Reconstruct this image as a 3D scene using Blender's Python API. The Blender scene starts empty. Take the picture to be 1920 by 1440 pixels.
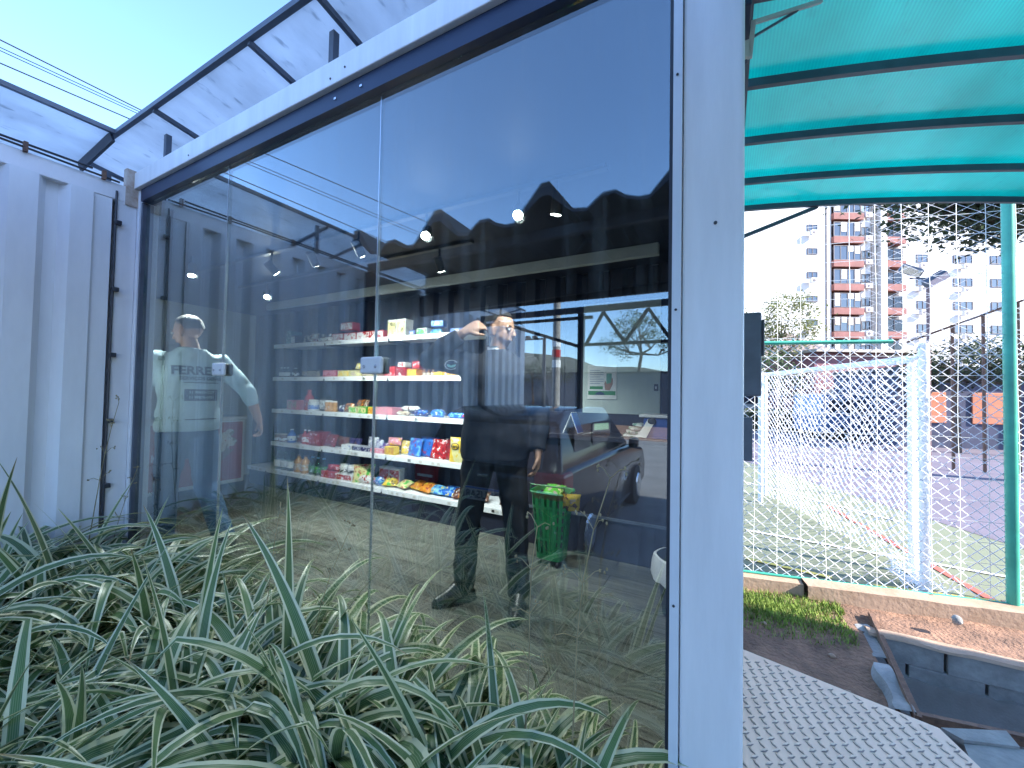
import bpy, bmesh, math, random
from math import sin, cos, pi, radians
from mathutils import Vector, Matrix, noise, Euler
R = random.Random(7)
SC = bpy.context.scene
COL = SC.collection

# ---------------------------------------------------------------- camera
F_PX, YAW, PIT, ROL = 745.0, radians(28.2), radians(1.45), radians(1.02)
EYE = Vector((0, 0, 1.75))
_fw = Vector((-sin(YAW)*cos(PIT), cos(YAW)*cos(PIT), sin(PIT)))
_r0 = Vector((cos(YAW), sin(YAW), 0)); _u0 = _r0.cross(_fw)
_rt = _r0*cos(ROL) + _u0*sin(ROL); _up = -_r0*sin(ROL) + _u0*cos(ROL)
cam = bpy.data.cameras.new("camera"); co = bpy.data.objects.new("camera", cam); COL.objects.link(co)
cam.sensor_width = 36; cam.lens = 36*F_PX/1920; cam.clip_start = 0.03; cam.clip_end = 2500
co.matrix_world = Matrix((( _rt.x, _up.x, -_fw.x, EYE.x), (_rt.y, _up.y, -_fw.y, EYE.y), (_rt.z, _up.z, -_fw.z, EYE.z), (0, 0, 0, 1)))
SC.camera = co
def at(px, py, **k):                     # point of the place seen at a pixel of the photograph, on a known plane
    d = _fw + _rt*((px-960)/F_PX) + _up*((720-py)/F_PX)
    (a, v), = k.items(); i = 'XYZ'.index(a)
    return EYE + d*((v-EYE[i])/d[i])

# ---------------------------------------------------------------- light
SUN_EL, SUN_AZ = radians(33), radians(2)          # azimuth from +X towards +Y
w = bpy.data.worlds.new("World"); SC.world = w; w.use_nodes = True
nt = w.node_tree; nt.nodes.clear()
sky = nt.nodes.new("ShaderNodeTexSky"); sky.sky_type = 'NISHITA'; sky.sun_disc = False
sky.sun_elevation = SUN_EL; sky.sun_rotation = radians(90)-SUN_AZ
sky.air_density = 1.0; sky.dust_density = 0.4; sky.ozone_density = 2.8
bg = nt.nodes.new("ShaderNodeBackground"); bg.inputs[1].default_value = 0.15
wo = nt.nodes.new("ShaderNodeOutputWorld")
tn = nt.nodes.new("ShaderNodeMixRGB"); tn.blend_type = 'MULTIPLY'; tn.inputs[0].default_value = 1; tn.inputs[2].default_value = (.83, .95, 1.13, 1)
nt.links.new(sky.outputs[0], tn.inputs[1]); nt.links.new(tn.outputs[0], bg.inputs[0]); nt.links.new(bg.outputs[0], wo.inputs[0])
sl = bpy.data.lights.new("sun", 'SUN'); sl.energy = 3.6; sl.angle = radians(0.5); sl.color = (1, .95, .87)
so = bpy.data.objects.new("sun", sl); COL.objects.link(so)
sd = Vector((cos(SUN_EL)*cos(SUN_AZ), cos(SUN_EL)*sin(SUN_AZ), sin(SUN_EL)))
so.rotation_euler = sd.to_track_quat('Z', 'Y').to_euler(); so.location = (8, 0, 30)
SC.view_settings.view_transform = 'Standard'; SC.view_settings.look = 'None'
SC.view_settings.exposure = 2.1; SC.view_settings.gamma = 1
SC.cycles.max_bounces = 8; SC.cycles.transparent_max_bounces = 24; SC.cycles.diffuse_bounces = 3
SC.cycles.glossy_bounces = 4; SC.cycles.caustics_reflective = False; SC.cycles.caustics_refractive = False
SC.cycles.sample_clamp_indirect = 6
SC.cycles.use_denoising = True

# ---------------------------------------------------------------- materials
def new_mat(name):
    m = bpy.data.materials.new(name); m.use_nodes = True; n = m.node_tree; n.nodes.clear()
    o = n.nodes.new("ShaderNodeOutputMaterial"); return m, n, o
def N(n, t, **k):
    x = n.nodes.new(t)
    for a, b in k.items():
        if a.startswith('i_'):
            key = a[2:]; x.inputs[int(key) if key.isdigit() else key.replace('_', ' ')].default_value = b
        else: setattr(x, a, b)
    return x
def c4(c): return (c[0], c[1], c[2], 1)
def mul(c, f): return tuple(max(0, min(1, x*f)) for x in c)
def PM(name, col, rough=.6, metal=0, var=.12, vs=6, bump=0, bs=60, spec=.5, dirt=None, stretch=None):
    """painted / solid surface with soft wear variation in object space"""
    m, n, o = new_mat(name)
    b = N(n, "ShaderNodeBsdfPrincipled"); b.inputs['Roughness'].default_value = rough
    b.inputs['Metallic'].default_value = metal; b.inputs['Specular IOR Level'].default_value = spec
    tc = N(n, "ShaderNodeTexCoord"); mp = N(n, "ShaderNodeMapping")
    if stretch: mp.inputs['Scale'].default_value = stretch
    n.links.new(tc.outputs['Object'], mp.inputs[0])
    nz = N(n, "ShaderNodeTexNoise", i_Scale=vs, i_Detail=6, i_Roughness=.65)
    n.links.new(mp.outputs[0], nz.inputs['Vector'])
    cr = N(n, "ShaderNodeValToRGB"); cr.color_ramp.elements[0].position = .3; cr.color_ramp.elements[1].position = .7
    cr.color_ramp.elements[0].color = c4(dirt if dirt else mul(col, 1-var*1.6)); cr.color_ramp.elements[1].color = c4(mul(col, 1+var*.5))
    if dirt: cr.color_ramp.elements[0].position = .2; cr.color_ramp.elements[1].position = .55
    n.links.new(nz.outputs[0], cr.inputs[0]); n.links.new(cr.outputs[0], b.inputs['Base Color'])
    if bump:
        n2 = N(n, "ShaderNodeTexNoise", i_Scale=bs, i_Detail=4); n.links.new(mp.outputs[0], n2.inputs['Vector'])
        bp = N(n, "ShaderNodeBump", i_Strength=bump, i_Distance=.01)
        n.links.new(n2.outputs[0], bp.inputs['Height']); n.links.new(bp.outputs[0], b.inputs['Normal'])
    n.links.new(b.outputs[0], o.inputs[0]); return m
_pr = {}
def PRINT(c1, c2, c3=(.75, .75, .72), scale=22, rough=.35):
    """printed packaging: blotches of ink in three colours"""
    key = (c1, c2, c3, scale, rough)
    if key in _pr: return _pr[key]
    m, n, o = new_mat("printed_pack"); b = N(n, "ShaderNodeBsdfPrincipled", i_Roughness=rough)
    tc = N(n, "ShaderNodeTexCoord"); nz = N(n, "ShaderNodeTexNoise", i_Scale=scale, i_Detail=2.5)
    oi = N(n, "ShaderNodeObjectInfo"); ad = N(n, "ShaderNodeVectorMath", operation='ADD')
    n.links.new(tc.outputs['Object'], ad.inputs[0]); n.links.new(oi.outputs['Random'], ad.inputs[1])
    n.links.new(ad.outputs[0], nz.inputs['Vector'])
    cr = N(n, "ShaderNodeValToRGB"); e = cr.color_ramp; e.interpolation = 'CONSTANT'
    e.elements[0].color = c4(c2); e.elements[1].position = .42; e.elements[1].color = c4(c1)
    x = e.elements.new(.6); x.color = c4(c3); x = e.elements.new(.66); x.color = c4(mul(c1, .7))
    n.links.new(nz.outputs[0], cr.inputs[0]); n.links.new(cr.outputs[0], b.inputs['Base Color'])
    n.links.new(b.outputs[0], o.inputs[0]); _pr[key] = m; return m
def SHEET(name, col, tcol, mottle, gloss=.06, lines=0, mscale=2.2, trans=.6, speck=.8):
    """translucent roofing sheet"""
    m, n, o = new_mat(name); tc = N(n, "ShaderNodeTexCoord")
    nz = N(n, "ShaderNodeTexNoise", i_Scale=mscale, i_Detail=9, i_Roughness=.62); mp = N(n, "ShaderNodeMapping"); mp.inputs['Scale'].default_value = (1, .55, 1)
    n.links.new(tc.outputs['Object'], mp.inputs[0]); n.links.new(mp.outputs[0], nz.inputs['Vector'])
    cr = N(n, "ShaderNodeValToRGB"); cr.color_ramp.elements[0].position = .33; cr.color_ramp.elements[1].position = .62
    cr.color_ramp.elements[0].color = c4(mul(tcol, 1-mottle)); cr.color_ramp.elements[1].color = c4(tcol)
    n.links.new(nz.outputs[0], cr.inputs[0]); last = cr.outputs[0]
    spk = N(n, "ShaderNodeTexNoise", i_Scale=26, i_Detail=3); sr = N(n, "ShaderNodeValToRGB")
    sr.color_ramp.elements[0].position = .62; sr.color_ramp.elements[0].color = (1, 1, 1, 1); sr.color_ramp.elements[1].position = .72; sr.color_ramp.elements[1].color = (.5, .53, .55, 1)
    m3 = N(n, "ShaderNodeMapping"); m3.inputs['Scale'].default_value = (1, .35, 1); n.links.new(tc.outputs['Object'], m3.inputs[0]); n.links.new(m3.outputs[0], spk.inputs['Vector'])
    n.links.new(spk.outputs[0], sr.inputs[0])
    mx = N(n, "ShaderNodeMixRGB", blend_type='MULTIPLY', i_Fac=speck); n.links.new(last, mx.inputs[1]); n.links.new(sr.outputs[0], mx.inputs[2]); last = mx.outputs[0]
    if lines:
        wv = N(n, "ShaderNodeTexWave", i_Scale=lines, bands_direction='X'); n.links.new(tc.outputs['Object'], wv.inputs['Vector'])
        wr = N(n, "ShaderNodeValToRGB"); wr.color_ramp.elements[0].color = (.8, .86, .88, 1); wr.color_ramp.elements[1].color = (1, 1, 1, 1)
        n.links.new(wv.outputs[0], wr.inputs[0])
        m2 = N(n, "ShaderNodeMixRGB", blend_type='MULTIPLY', i_Fac=1); n.links.new(last, m2.inputs[1]); n.links.new(wr.outputs[0], m2.inputs[2]); last = m2.outputs[0]
    tr = N(n, "ShaderNodeBsdfTranslucent"); n.links.new(last, tr.inputs[0])
    df = N(n, "ShaderNodeBsdfDiffuse", i_0=c4(col)); mix = N(n, "ShaderNodeMixShader", i_0=trans)
    n.links.new(df.outputs[0], mix.inputs[1]); n.links.new(tr.outputs[0], mix.inputs[2])
    gl = N(n, "ShaderNodeBsdfGlossy", i_Roughness=.25, i_0=(1, 1, 1, 1)); g2 = N(n, "ShaderNodeMixShader", i_0=gloss)
    n.links.new(mix.outputs[0], g2.inputs[1]); n.links.new(gl.outputs[0], g2.inputs[2]); n.links.new(g2.outputs[0], o.inputs[0]); return m
def GLASS(name, tint, base, gcol=(1, 1, 1), streak=True):
    m, n, o = new_mat(name)
    t = N(n, "ShaderNodeBsdfTransparent", i_0=c4(tint)); g = N(n, "ShaderNodeBsdfGlossy", i_Roughness=0, i_0=c4(gcol))
    lw = N(n, "ShaderNodeLayerWeight", i_Blend=.5); pw = N(n, "ShaderNodeMath", operation='POWER', i_1=4.0)
    n.links.new(lw.outputs['Facing'], pw.inputs[0])
    ma = N(n, "ShaderNodeMath", operation='MULTIPLY_ADD', i_1=1-base, i_2=base, use_clamp=True); n.links.new(pw.outputs[0], ma.inputs[0])
    mx = N(n, "ShaderNodeMixShader"); n.links.new(ma.outputs[0], mx.inputs[0]); n.links.new(t.outputs[0], mx.inputs[1]); n.links.new(g.outputs[0], mx.inputs[2])
    last = mx.outputs[0]
    if streak:
        tc = N(n, "ShaderNodeTexCoord"); mp = N(n, "ShaderNodeMapping"); mp.inputs['Scale'].default_value = (14, 1, .8)
        n.links.new(tc.outputs['Object'], mp.inputs[0]); nz = N(n, "ShaderNodeTexNoise", i_Scale=1.6, i_Detail=7, i_Roughness=.7); n.links.new(mp.outputs[0], nz.inputs['Vector'])
        r2 = N(n, "ShaderNodeMapRange", i_1=.5, i_2=.85, i_3=0.0, i_4=.085); n.links.new(nz.outputs[0], r2.inputs[0])
        d = N(n, "ShaderNodeBsdfDiffuse", i_0=(.6, .65, .65, 1)); m3 = N(n, "ShaderNodeMixShader")
        n.links.new(r2.outputs[0], m3.inputs[0]); n.links.new(last, m3.inputs[1]); n.links.new(d.outputs[0], m3.inputs[2]); last = m3.outputs[0]
    n.links.new(last, o.inputs[0]); return m
def EMIT(name, col, s):
    m, n, o = new_mat(name); e = N(n, "ShaderNodeEmission", i_0=c4(col), i_1=s); n.links.new(e.outputs[0], o.inputs[0]); return m

M = dict(
    frame=PM("lilac_white_paint", (.88, .88, .90), .38, var=.09, vs=4, bump=.05, stretch=(2.5, 1, .3)),
    wallp=PM("white_container_paint", (.88, .90, .92), .5, var=.12, vs=2.0, bump=.05, stretch=(1, 1, .25)),
    dark=PM("dark_steel", (.035, .04, .055), .45, var=.2),
    steel=PM("grey_blue_steel", (.10, .12, .16), .5, var=.2),
    navy=PM("navy_corrugated", (.010, .014, .034), .6, var=.15),
    navyf=PM("navy_frame_paint", (.016, .030, .075), .4),
    rust=PM("rusty_iron", (.16, .09, .06), .8, var=.4, vs=18, bump=.4, dirt=(.05, .03, .03)),
    rustp=PM("rust_stained_plate", (.5, .42, .36), .7, var=.3, vs=14, dirt=(.28, .14, .07)),
    white=PM("white_enamel", (.78, .79, .8), .4, var=.04),
    offw=PM("warm_white_plastic", (.62, .60, .55), .5, var=.1),
    inwall=PM("interior_white_panel", (.55, .58, .56), .6, var=.06, vs=2),
    chrome=PM("satin_metal", (.7, .71, .74), .25, metal=.9, var=.05),
    black=PM("black_plastic", (.02, .02, .024), .4, var=.1),
    counter=PM("dark_counter_laminate", (.03, .028, .045), .35, var=.25, vs=3, bump=.05),
    green=PM("green_painted_pipe", (.06, .42, .30), .4, var=.15, vs=5),
    rope=PM("white_net_cord", (.85, .84, .88), .7, var=.05),
    ropeg=PM("pale_wire_mesh", (.80, .80, .76), .6, var=.08),
    goalw=PM("white_goal_tube", (.85, .85, .85), .35, var=.05),
    concrete=PM("rough_concrete", (.34, .33, .32), .9, var=.25, vs=7, bump=.5, bs=40),
    conk=PM("dusty_kerb_concrete", (.36, .25, .18), .95, var=.25, vs=5, bump=.5, bs=30, dirt=(.28, .18, .11)),
    brickw=PM("tower_white_render", (.60, .59, .57), .8, var=.06, vs=.3),
    brick=PM("tower_brick_red", (.27, .115, .10), .85, var=.15, vs=1.2),
    beige=PM("tower_beige_render", (.42, .36, .30), .8, var=.08),
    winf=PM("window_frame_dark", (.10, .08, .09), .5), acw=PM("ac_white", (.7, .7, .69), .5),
    bark=PM("tree_bark", (.13, .09, .07), .9, var=.3, vs=8, bump=.5, bs=20),
    fibre=PM("weathered_fibre_cement", (.09, .10, .11), .9, var=.25, vs=3, bump=.3),
    basket=PM("green_basket_plastic", (.015, .22, .07), .4, var=.1),
    skin=PM("skin", (.40, .23, .16), .55, var=.08, vs=20), skin2=PM("skin_tanned", (.36, .19, .13), .55, var=.08, vs=20),
    hair=PM("dark_hair", (.02, .017, .016), .6, var=.3, vs=60, bump=.6, bs=200),
    shirt=PM("pale_blue_shirt_cloth", (.44, .60, .68), .85, var=.1, vs=5, bump=.25, bs=14),
    ink=PM("navy_print_ink", (.03, .06, .14), .8),
    jeans=PM("blue_denim", (.06, .14, .30), .9, var=.25, vs=9, bump=.3, bs=60),
    jacket=PM("black_jacket_cloth", (.014, .017, .028), .85, var=.2, vs=8, bump=.25, bs=18),
    trous=PM("black_trousers_cloth", (.016, .018, .026), .85, var=.2, vs=8, bump=.25, bs=18),
    shoe=PM("black_leather", (.018, .018, .022), .35, var=.2), carp=PM("black_car_paint", (.012, .013, .018), .12, var=.05, spec=.8),
    red=PM("red_enamel", (.42, .03, .03), .35, var=.08), redl=PM("red_lamp_lens", (.45, .015, .02), .12), tyre=PM("tyre_rubber", (.02, .02, .02), .85),
    blue=PM("blue_card", (.03, .10, .42), .45), paper=PM("white_paper", (.78, .8, .78), .8, var=.03), pgreen=PM("poster_green", (.04, .28, .10), .7),
    hill=PM("hill_scrub", (.09, .10, .08), 1, var=.3, vs=.03), orange=PM("orange_wall_panel", (.62, .22, .12), .8), bluew=PM("blue_wall_panel", (.12, .2, .5), .8),
    plate=PM("grey_licence_plate", (.35, .36, .38), .4),
)
GL = GLASS("tinted_shop_glass", (.82, .90, .92), .142, (.95, 1.0, 1.0))
GLC = GLASS("clear_bottle_glass", (.8, .9, .86), .05, streak=False)
GLG = GLASS("green_bottle_glass", (.15, .6, .25), .06, streak=False)
GLD = PM("dark_window_glass", (.05, .06, .08), .06, var=.1, spec=.9)
GLL = PM("pale_window_glass", (.30, .36, .42), .12, var=.35, vs=1.5, spec=.9)
SH_W = SHEET("mottled_white_roof_sheet", (.8, .8, .82), (.98, .98, .97), .22, trans=.72, mscale=5)
SH_G = SHEET("green_roof_sheet", (.04, .55, .50), (.045, .93, .72), .28, gloss=.09, lines=28, mscale=1.6, trans=.88, speck=.22)

# ---------------------------------------------------------------- mesh builder
class MB:
    def __init__(s): s.v = []; s.f = []; s.m = []; s.uv = {}
    def add(s, vs, fs, mi=0):
        o = len(s.v); s.v += [Vector(x) for x in vs]; s.f += [tuple(o+i for i in q) for q in fs]; s.m += [mi]*len(fs); return o
    def box(s, x0, x1, y0, y1, z0, z1, b=0, mi=0, mat=None):
        if x0 > x1: x0, x1 = x1, x0
        if y0 > y1: y0, y1 = y1, y0
        if z0 > z1: z0, z1 = z1, z0
        if b <= 0:
            vs = [(x, y, z) for z in (z0, z1) for (x, y) in ((x0, y0), (x1, y0), (x1, y1), (x0, y1))]
            fs = [(3, 2, 1, 0), (4, 5, 6, 7), (0, 1, 5, 4), (1, 2, 6, 5), (2, 3, 7, 6), (3, 0, 4, 7)]
        else:
            b = min(b, (x1-x0)*.45, (y1-y0)*.45, (z1-z0)*.45)
            bm = bmesh.new(); bmesh.ops.create_cube(bm, size=1)
            for q in bm.verts: q.co = Vector(((x0+x1)/2+q.co.x*(x1-x0), (y0+y1)/2+q.co.y*(y1-y0), (z0+z1)/2+q.co.z*(z1-z0)))
            bmesh.ops.bevel(bm, geom=bm.edges[:], offset=b, segments=2, affect='EDGES', profile=.5)
            bm.verts.index_update(); vs = [q.co.copy() for q in bm.verts]; fs = [tuple(q.index for q in f.verts) for f in bm.faces]; bm.free()
        if mat is not None: vs = [mat @ Vector(q) for q in vs]
        s.add(vs, fs, mi); return s
    def bar(s, a, b, wd, ht=None, mi=0, up=(0, 0, 1)):
        """rectangular bar between two points"""
        a = Vector(a); b = Vector(b); ht = ht or wd; d = (b-a).normalized(); u = Vector(up)
        if abs(d.dot(u)) > .98: u = Vector((0, 1, 0))
        r = d.cross(u).normalized(); u = r.cross(d).normalized(); vs = []
        for p in (a, b):
            for (i, j) in ((-1, -1), (1, -1), (1, 1), (-1, 1)): vs.append(p+r*(i*wd/2)+u*(j*ht/2))
        s.add(vs, [(3, 2, 1, 0), (4, 5, 6, 7), (0, 1, 5, 4), (1, 2, 6, 5), (2, 3, 7, 6), (3, 0, 4, 7)], mi); return s
    def tube(s, pts, rad, n=8, mi=0, cap=True, flat=None):
        pts = [Vector(p) for p in pts]; rads = rad if isinstance(rad, (list, tuple)) else [rad]*len(pts)
        ref = None; vs = []; K = len(pts)
        for i, p in enumerate(pts):
            d = (pts[min(i+1, K-1)]-pts[max(i-1, 0)])
            d = d.normalized() if d.length > 1e-9 else Vector((0, 0, 1))
            if ref is None:
                ref = Vector((1, 0, 0)) if abs(d.x) < .9 else Vector((0, 1, 0))
            ref = (ref - d*ref.dot(d)).normalized(); q = d.cross(ref)
            r = rads[i]; rx, ry = (r if isinstance(r, tuple) else (r, r))
            for k in range(n):
                a = 2*pi*k/n; vs.append(p+ref*(cos(a)*rx)+q*(sin(a)*ry))
        fs = [(i*n+k, i*n+(k+1) % n, (i+1)*n+(k+1) % n, (i+1)*n+k) for i in range(K-1) for k in range(n)]
        if cap: fs += [tuple(range(n-1, -1, -1)), tuple((K-1)*n+k for k in range(n))]
        s.add(vs, fs, mi); return s
    def lathe(s, prof, c=(0, 0, 0), n=14, mi=0):
        c = Vector(c); vs = []; K = len(prof)
        for (r, z) in prof:
            for k in range(n): a = 2*pi*k/n; vs.append(c+Vector((cos(a)*r, sin(a)*r, z)))
        fs = [(i*n+k, i*n+(k+1) % n, (i+1)*n+(k+1) % n, (i+1)*n+k) for i in range(K-1) for k in range(n)]
        fs += [tuple(range(n-1, -1, -1)), tuple((K-1)*n+k for k in range(n))]
        s.add(vs, fs, mi); return s
    def ell(s, c, r, mat=None, n=16, m=10, mi=0):
        c = Vector(c); vs = []; 
        for j in range(m+1):
            t = pi*j/m; rr = max(sin(t), .001)
            for k in range(n):
                a = 2*pi*k/n; q = Vector((cos(a)*rr*r[0], sin(a)*rr*r[1], -cos(t)*r[2]))
                vs.append(c+q)
        if mat is not None: vs = [mat @ q for q in vs]
        fs = [(j*n+k, j*n+(k+1) % n, (j+1)*n+(k+1) % n, (j+1)*n+k) for j in range(m) for k in range(n)]
        fs += [tuple(range(n-1, -1, -1)), tuple(m*n+k for k in range(n))]
        s.add(vs, fs, mi); return s
    def prism(s, poly, a, b, axis='Z', mi=0):
        """extrude 2D polygon; axis Z: (x,y) from z=a..b ; Y: (x,z) ; X: (y,z)"""
        def P(p, h): return {'Z': (p[0], p[1], h), 'Y': (p[0], h, p[1]), 'X': (h, p[0], p[1])}[axis]
        n = len(poly); vs = [P(p, a) for p in poly]+[P(p, b) for p in poly]
        fs = [tuple(range(n-1, -1, -1)), tuple(range(n, 2*n))]+[(k, (k+1) % n, n+(k+1) % n, n+k) for k in range(n)]
        s.add(vs, fs, mi); return s
    def sheet(s, rows, mi=0, thick=None):
        """grid of points; optional thickness vector"""
        H = len(rows); W = len(rows[0]); vs = [Vector(p) for r in rows for p in r]
        fs = [(i*W+j, i*W+j+1, (i+1)*W+j+1, (i+1)*W+j) for i in range(H-1) for j in range(W-1)]
        if thick is not None:
            t = Vector(thick); n0 = len(vs); vs += [v+t for v in vs]
            fs += [tuple(n0+i for i in reversed(f)) for f in fs]
            ring = [j for j in range(W)]+[i*W+W-1 for i in range(1, H)]+[(H-1)*W+j for j in range(W-2, -1, -1)]+[i*W for i in range(H-2, 0, -1)]
            L = len(ring); fs += [(ring[(k+1) % L], ring[k], n0+ring[k], n0+ring[(k+1) % L]) for k in range(L)]
        s.add(vs, fs, mi); return s
    def xf(s, mat, start=0):
        for i in range(start, len(s.v)): s.v[i] = mat @ s.v[i]
        return s
    def build(s, name, mats, parent=None, smooth=False, loc=None):
        mats = mats if isinstance(mats, (list, tuple)) else [mats]
        org = WL(parent) if parent is not None else (Vector(loc) if loc is not None else s.base())
        me = bpy.data.meshes.new(name); me.from_pydata([tuple(v-org) for v in s.v], [], s.f)
        for m in mats: me.materials.append(m)
        if len(mats) > 1: me.polygons.foreach_set('material_index', s.m)
        bm = bmesh.new(); bm.from_mesh(me); bmesh.ops.recalc_face_normals(bm, faces=bm.faces[:]) if not s.uv else None; bm.to_mesh(me); bm.free()
        if smooth:
            me.polygons.foreach_set('use_smooth', [True]*len(me.polygons))
            try: me.set_sharp_from_angle(angle=radians(smooth if smooth is not True else 40))
            except Exception: pass
        me.update(); o = bpy.data.objects.new(name, me); COL.objects.link(o)
        if parent is not None: o.parent = parent
        else: o.location = org
        return o
    def base(s):
        xs = [v.x for v in s.v]; ys = [v.y for v in s.v]; zs = [v.z for v in s.v]
        return Vector(((min(xs)+max(xs))/2, (min(ys)+max(ys))/2, min(zs)))
def WL(o):
    p = Vector((0, 0, 0))
    while o is not None: p = p+o.location; o = o.parent
    return p
def tag(o, label=None, cat=None, group=None, kind=None):
    if label: o['label'] = label
    if cat: o['category'] = cat
    if group: o['group'] = group
    if kind: o['kind'] = kind
    return o
def thing(name, label, cat, loc=(0, 0, 0), group=None):
    o = bpy.data.objects.new(name, None); COL.objects.link(o); o.location = loc; o.empty_display_size = .1
    return tag(o, label, cat, group)
def bb(*a, **k): return MB().box(*a, **k)
def copy_tree(o, parent=None):
    c = o.copy(); COL.objects.link(c)
    if parent is not None: c.parent = parent
    for ch in list(o.children): copy_tree(ch, c)
    return c
def evalmods(mb, name, mods, mat, parent=None, post=None):
    """build a temporary object, apply modifiers through the depsgraph, link the result"""
    me = bpy.data.meshes.new(name); org = WL(parent) if parent is not None else Vector((0, 0, 0))
    me.from_pydata([tuple(v) for v in mb.v], [], mb.f); bm = bmesh.new(); bm.from_mesh(me); bmesh.ops.recalc_face_normals(bm, faces=bm.faces[:]); bm.to_mesh(me); bm.free()
    t = bpy.data.objects.new("tmp", me); COL.objects.link(t)
    for ty, kw in mods:
        md = t.modifiers.new("m", ty)
        for a, b in kw.items(): setattr(md, a, b)
    dg = bpy.context.evaluated_depsgraph_get(); dg.update()
    r = bpy.data.meshes.new_from_object(t.evaluated_get(dg)); bpy.data.objects.remove(t)
    r.name = name; r.materials.clear(); r.materials.append(mat)
    if post: post(r)
    for v in r.vertices: v.co -= org
    r.polygons.foreach_set('use_smooth', [True]*len(r.polygons)); r.update()
    o = bpy.data.objects.new(name, r); COL.objects.link(o)
    if parent is not None: o.parent = parent
    return o
def text_pts(txt, size, bold=0.0, ext=.0008, sx=1.0):
    """lettering as a mesh: returns verts, faces in its own XY plane (centred)"""
    c = bpy.data.curves.new("t", 'FONT'); c.body = txt; c.size = size; c.align_x = 'CENTER'; c.align_y = 'CENTER'; c.extrude = ext; c.offset = bold; c.resolution_u = 3
    t = bpy.data.objects.new("tmp", c); COL.objects.link(t); dg = bpy.context.evaluated_depsgraph_get(); dg.update()
    r = bpy.data.meshes.new_from_object(t.evaluated_get(dg)); vs = [v.co.copy() for v in r.vertices]; fs = [tuple(p.vertices) for p in r.polygons]
    bpy.data.objects.remove(t); bpy.data.curves.remove(c); bpy.data.meshes.remove(r)
    return [Vector((v.x*sx, v.y, v.z)) for v in vs], fs
def lettering(mb, txt, size, org, xdir, ydir, mi=0, bold=0.0, ext=.0008, sx=1.0):
    vs, fs = text_pts(txt, size, bold, ext, sx); x = Vector(xdir).normalized(); y = Vector(ydir).normalized(); z = x.cross(y)
    mb.add([Vector(org)+x*v.x+y*v.y+z*v.z for v in vs], fs, mi); return mb
# ================================================================ ground and court
FLO = 0.5                                     # shop floor level
def gh(x, y):
    n = noise.noise(Vector((x*2.3, y*2.3, 0)))*.03 + noise.noise(Vector((x*9, y*9, 3)))*.012
    near = max(0, 1-math.hypot(x-1, y-3)/6)
    if x > .93 and 3.03 < y < 3.98 and x < 3.6: return -.46 + n*.3
    if 0.0 < x < 4 and y < 4.25 and y > 1.0:
        t = min(1, max(0, (4.15-y)/1.6)); return -.14*t*t*(3-2*t) + n*(.4+t)
    return n*near
def lines(segs):
    r = []
    for a, b, st in segs:
        k = max(1, round((b-a)/st)); r += [a+(b-a)*i/k for i in range(k)]
    r.append(segs[-1][1]); return r
gx = lines([(-900, -60, 140), (-60, -6, 9), (-6, 0, 1.0), (0, .9, .045), (.9, .95, .025), (.95, 3.6, .06), (3.6, 4, .2), (4, 60, 8), (60, 900, 140)])
gy = lines([(-900, -60, 140), (-60, -3, 9.5), (-3, 1, 1), (1, 3, .06), (3, 3.06, .02), (3.06, 3.96, .06), (3.96, 4.0, .02), (4.0, 4.6, .06), (4.6, 9, .7), (9, 60, 8), (60, 900, 140)])
g = MB().sheet([[(x, y, gh(x, y)) for x in gx] for y in gy])
m, n, o = new_mat("red_earth"); b = N(n, "ShaderNodeBsdfPrincipled", i_Roughness=.95); tc = N(n, "ShaderNodeTexCoord")
nz = N(n, "ShaderNodeTexNoise", i_Scale=3.5, i_Detail=10, i_Roughness=.7); n.links.new(tc.outputs['Object'], nz.inputs['Vector'])
cr = N(n, "ShaderNodeValToRGB"); cr.color_ramp.elements[0].position = .3; cr.color_ramp.elements[1].position = .68
cr.color_ramp.elements[0].color = (.09, .055, .04, 1); cr.color_ramp.elements[1].color = (.36, .20, .13, 1); n.links.new(nz.outputs[0], cr.inputs[0]); n.links.new(cr.outputs[0], b.inputs['Base Color'])
n2 = N(n, "ShaderNodeTexNoise", i_Scale=38, i_Detail=6); n.links.new(tc.outputs['Object'], n2.inputs['Vector']); bp = N(n, "ShaderNodeBump", i_Strength=.8, i_Distance=.03)
n.links.new(n2.outputs[0], bp.inputs['Height']); n.links.new(bp.outputs[0], b.inputs['Normal']); n.links.new(b.outputs[0], o.inputs[0])
tag(g.build("ground", m, smooth=True, loc=(0, 0, 0)), kind='structure')
pm = bb(.93, 3.6, 3.05, 3.96, -.44, -.432); tag(pm.build("pit_floor", PM("muddy_pit_floor", (.27, .22, .18), .9, var=.35, vs=3, bump=.4), loc=(0, 0, 0)), kind='structure')
tag(bb(-9, 5.6, -14, .08, .002, .03).build("pavement", PM("grey_yard_paving", (.25, .245, .24), .9, var=.2, vs=1.2, bump=.3)), kind='structure')

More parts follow.
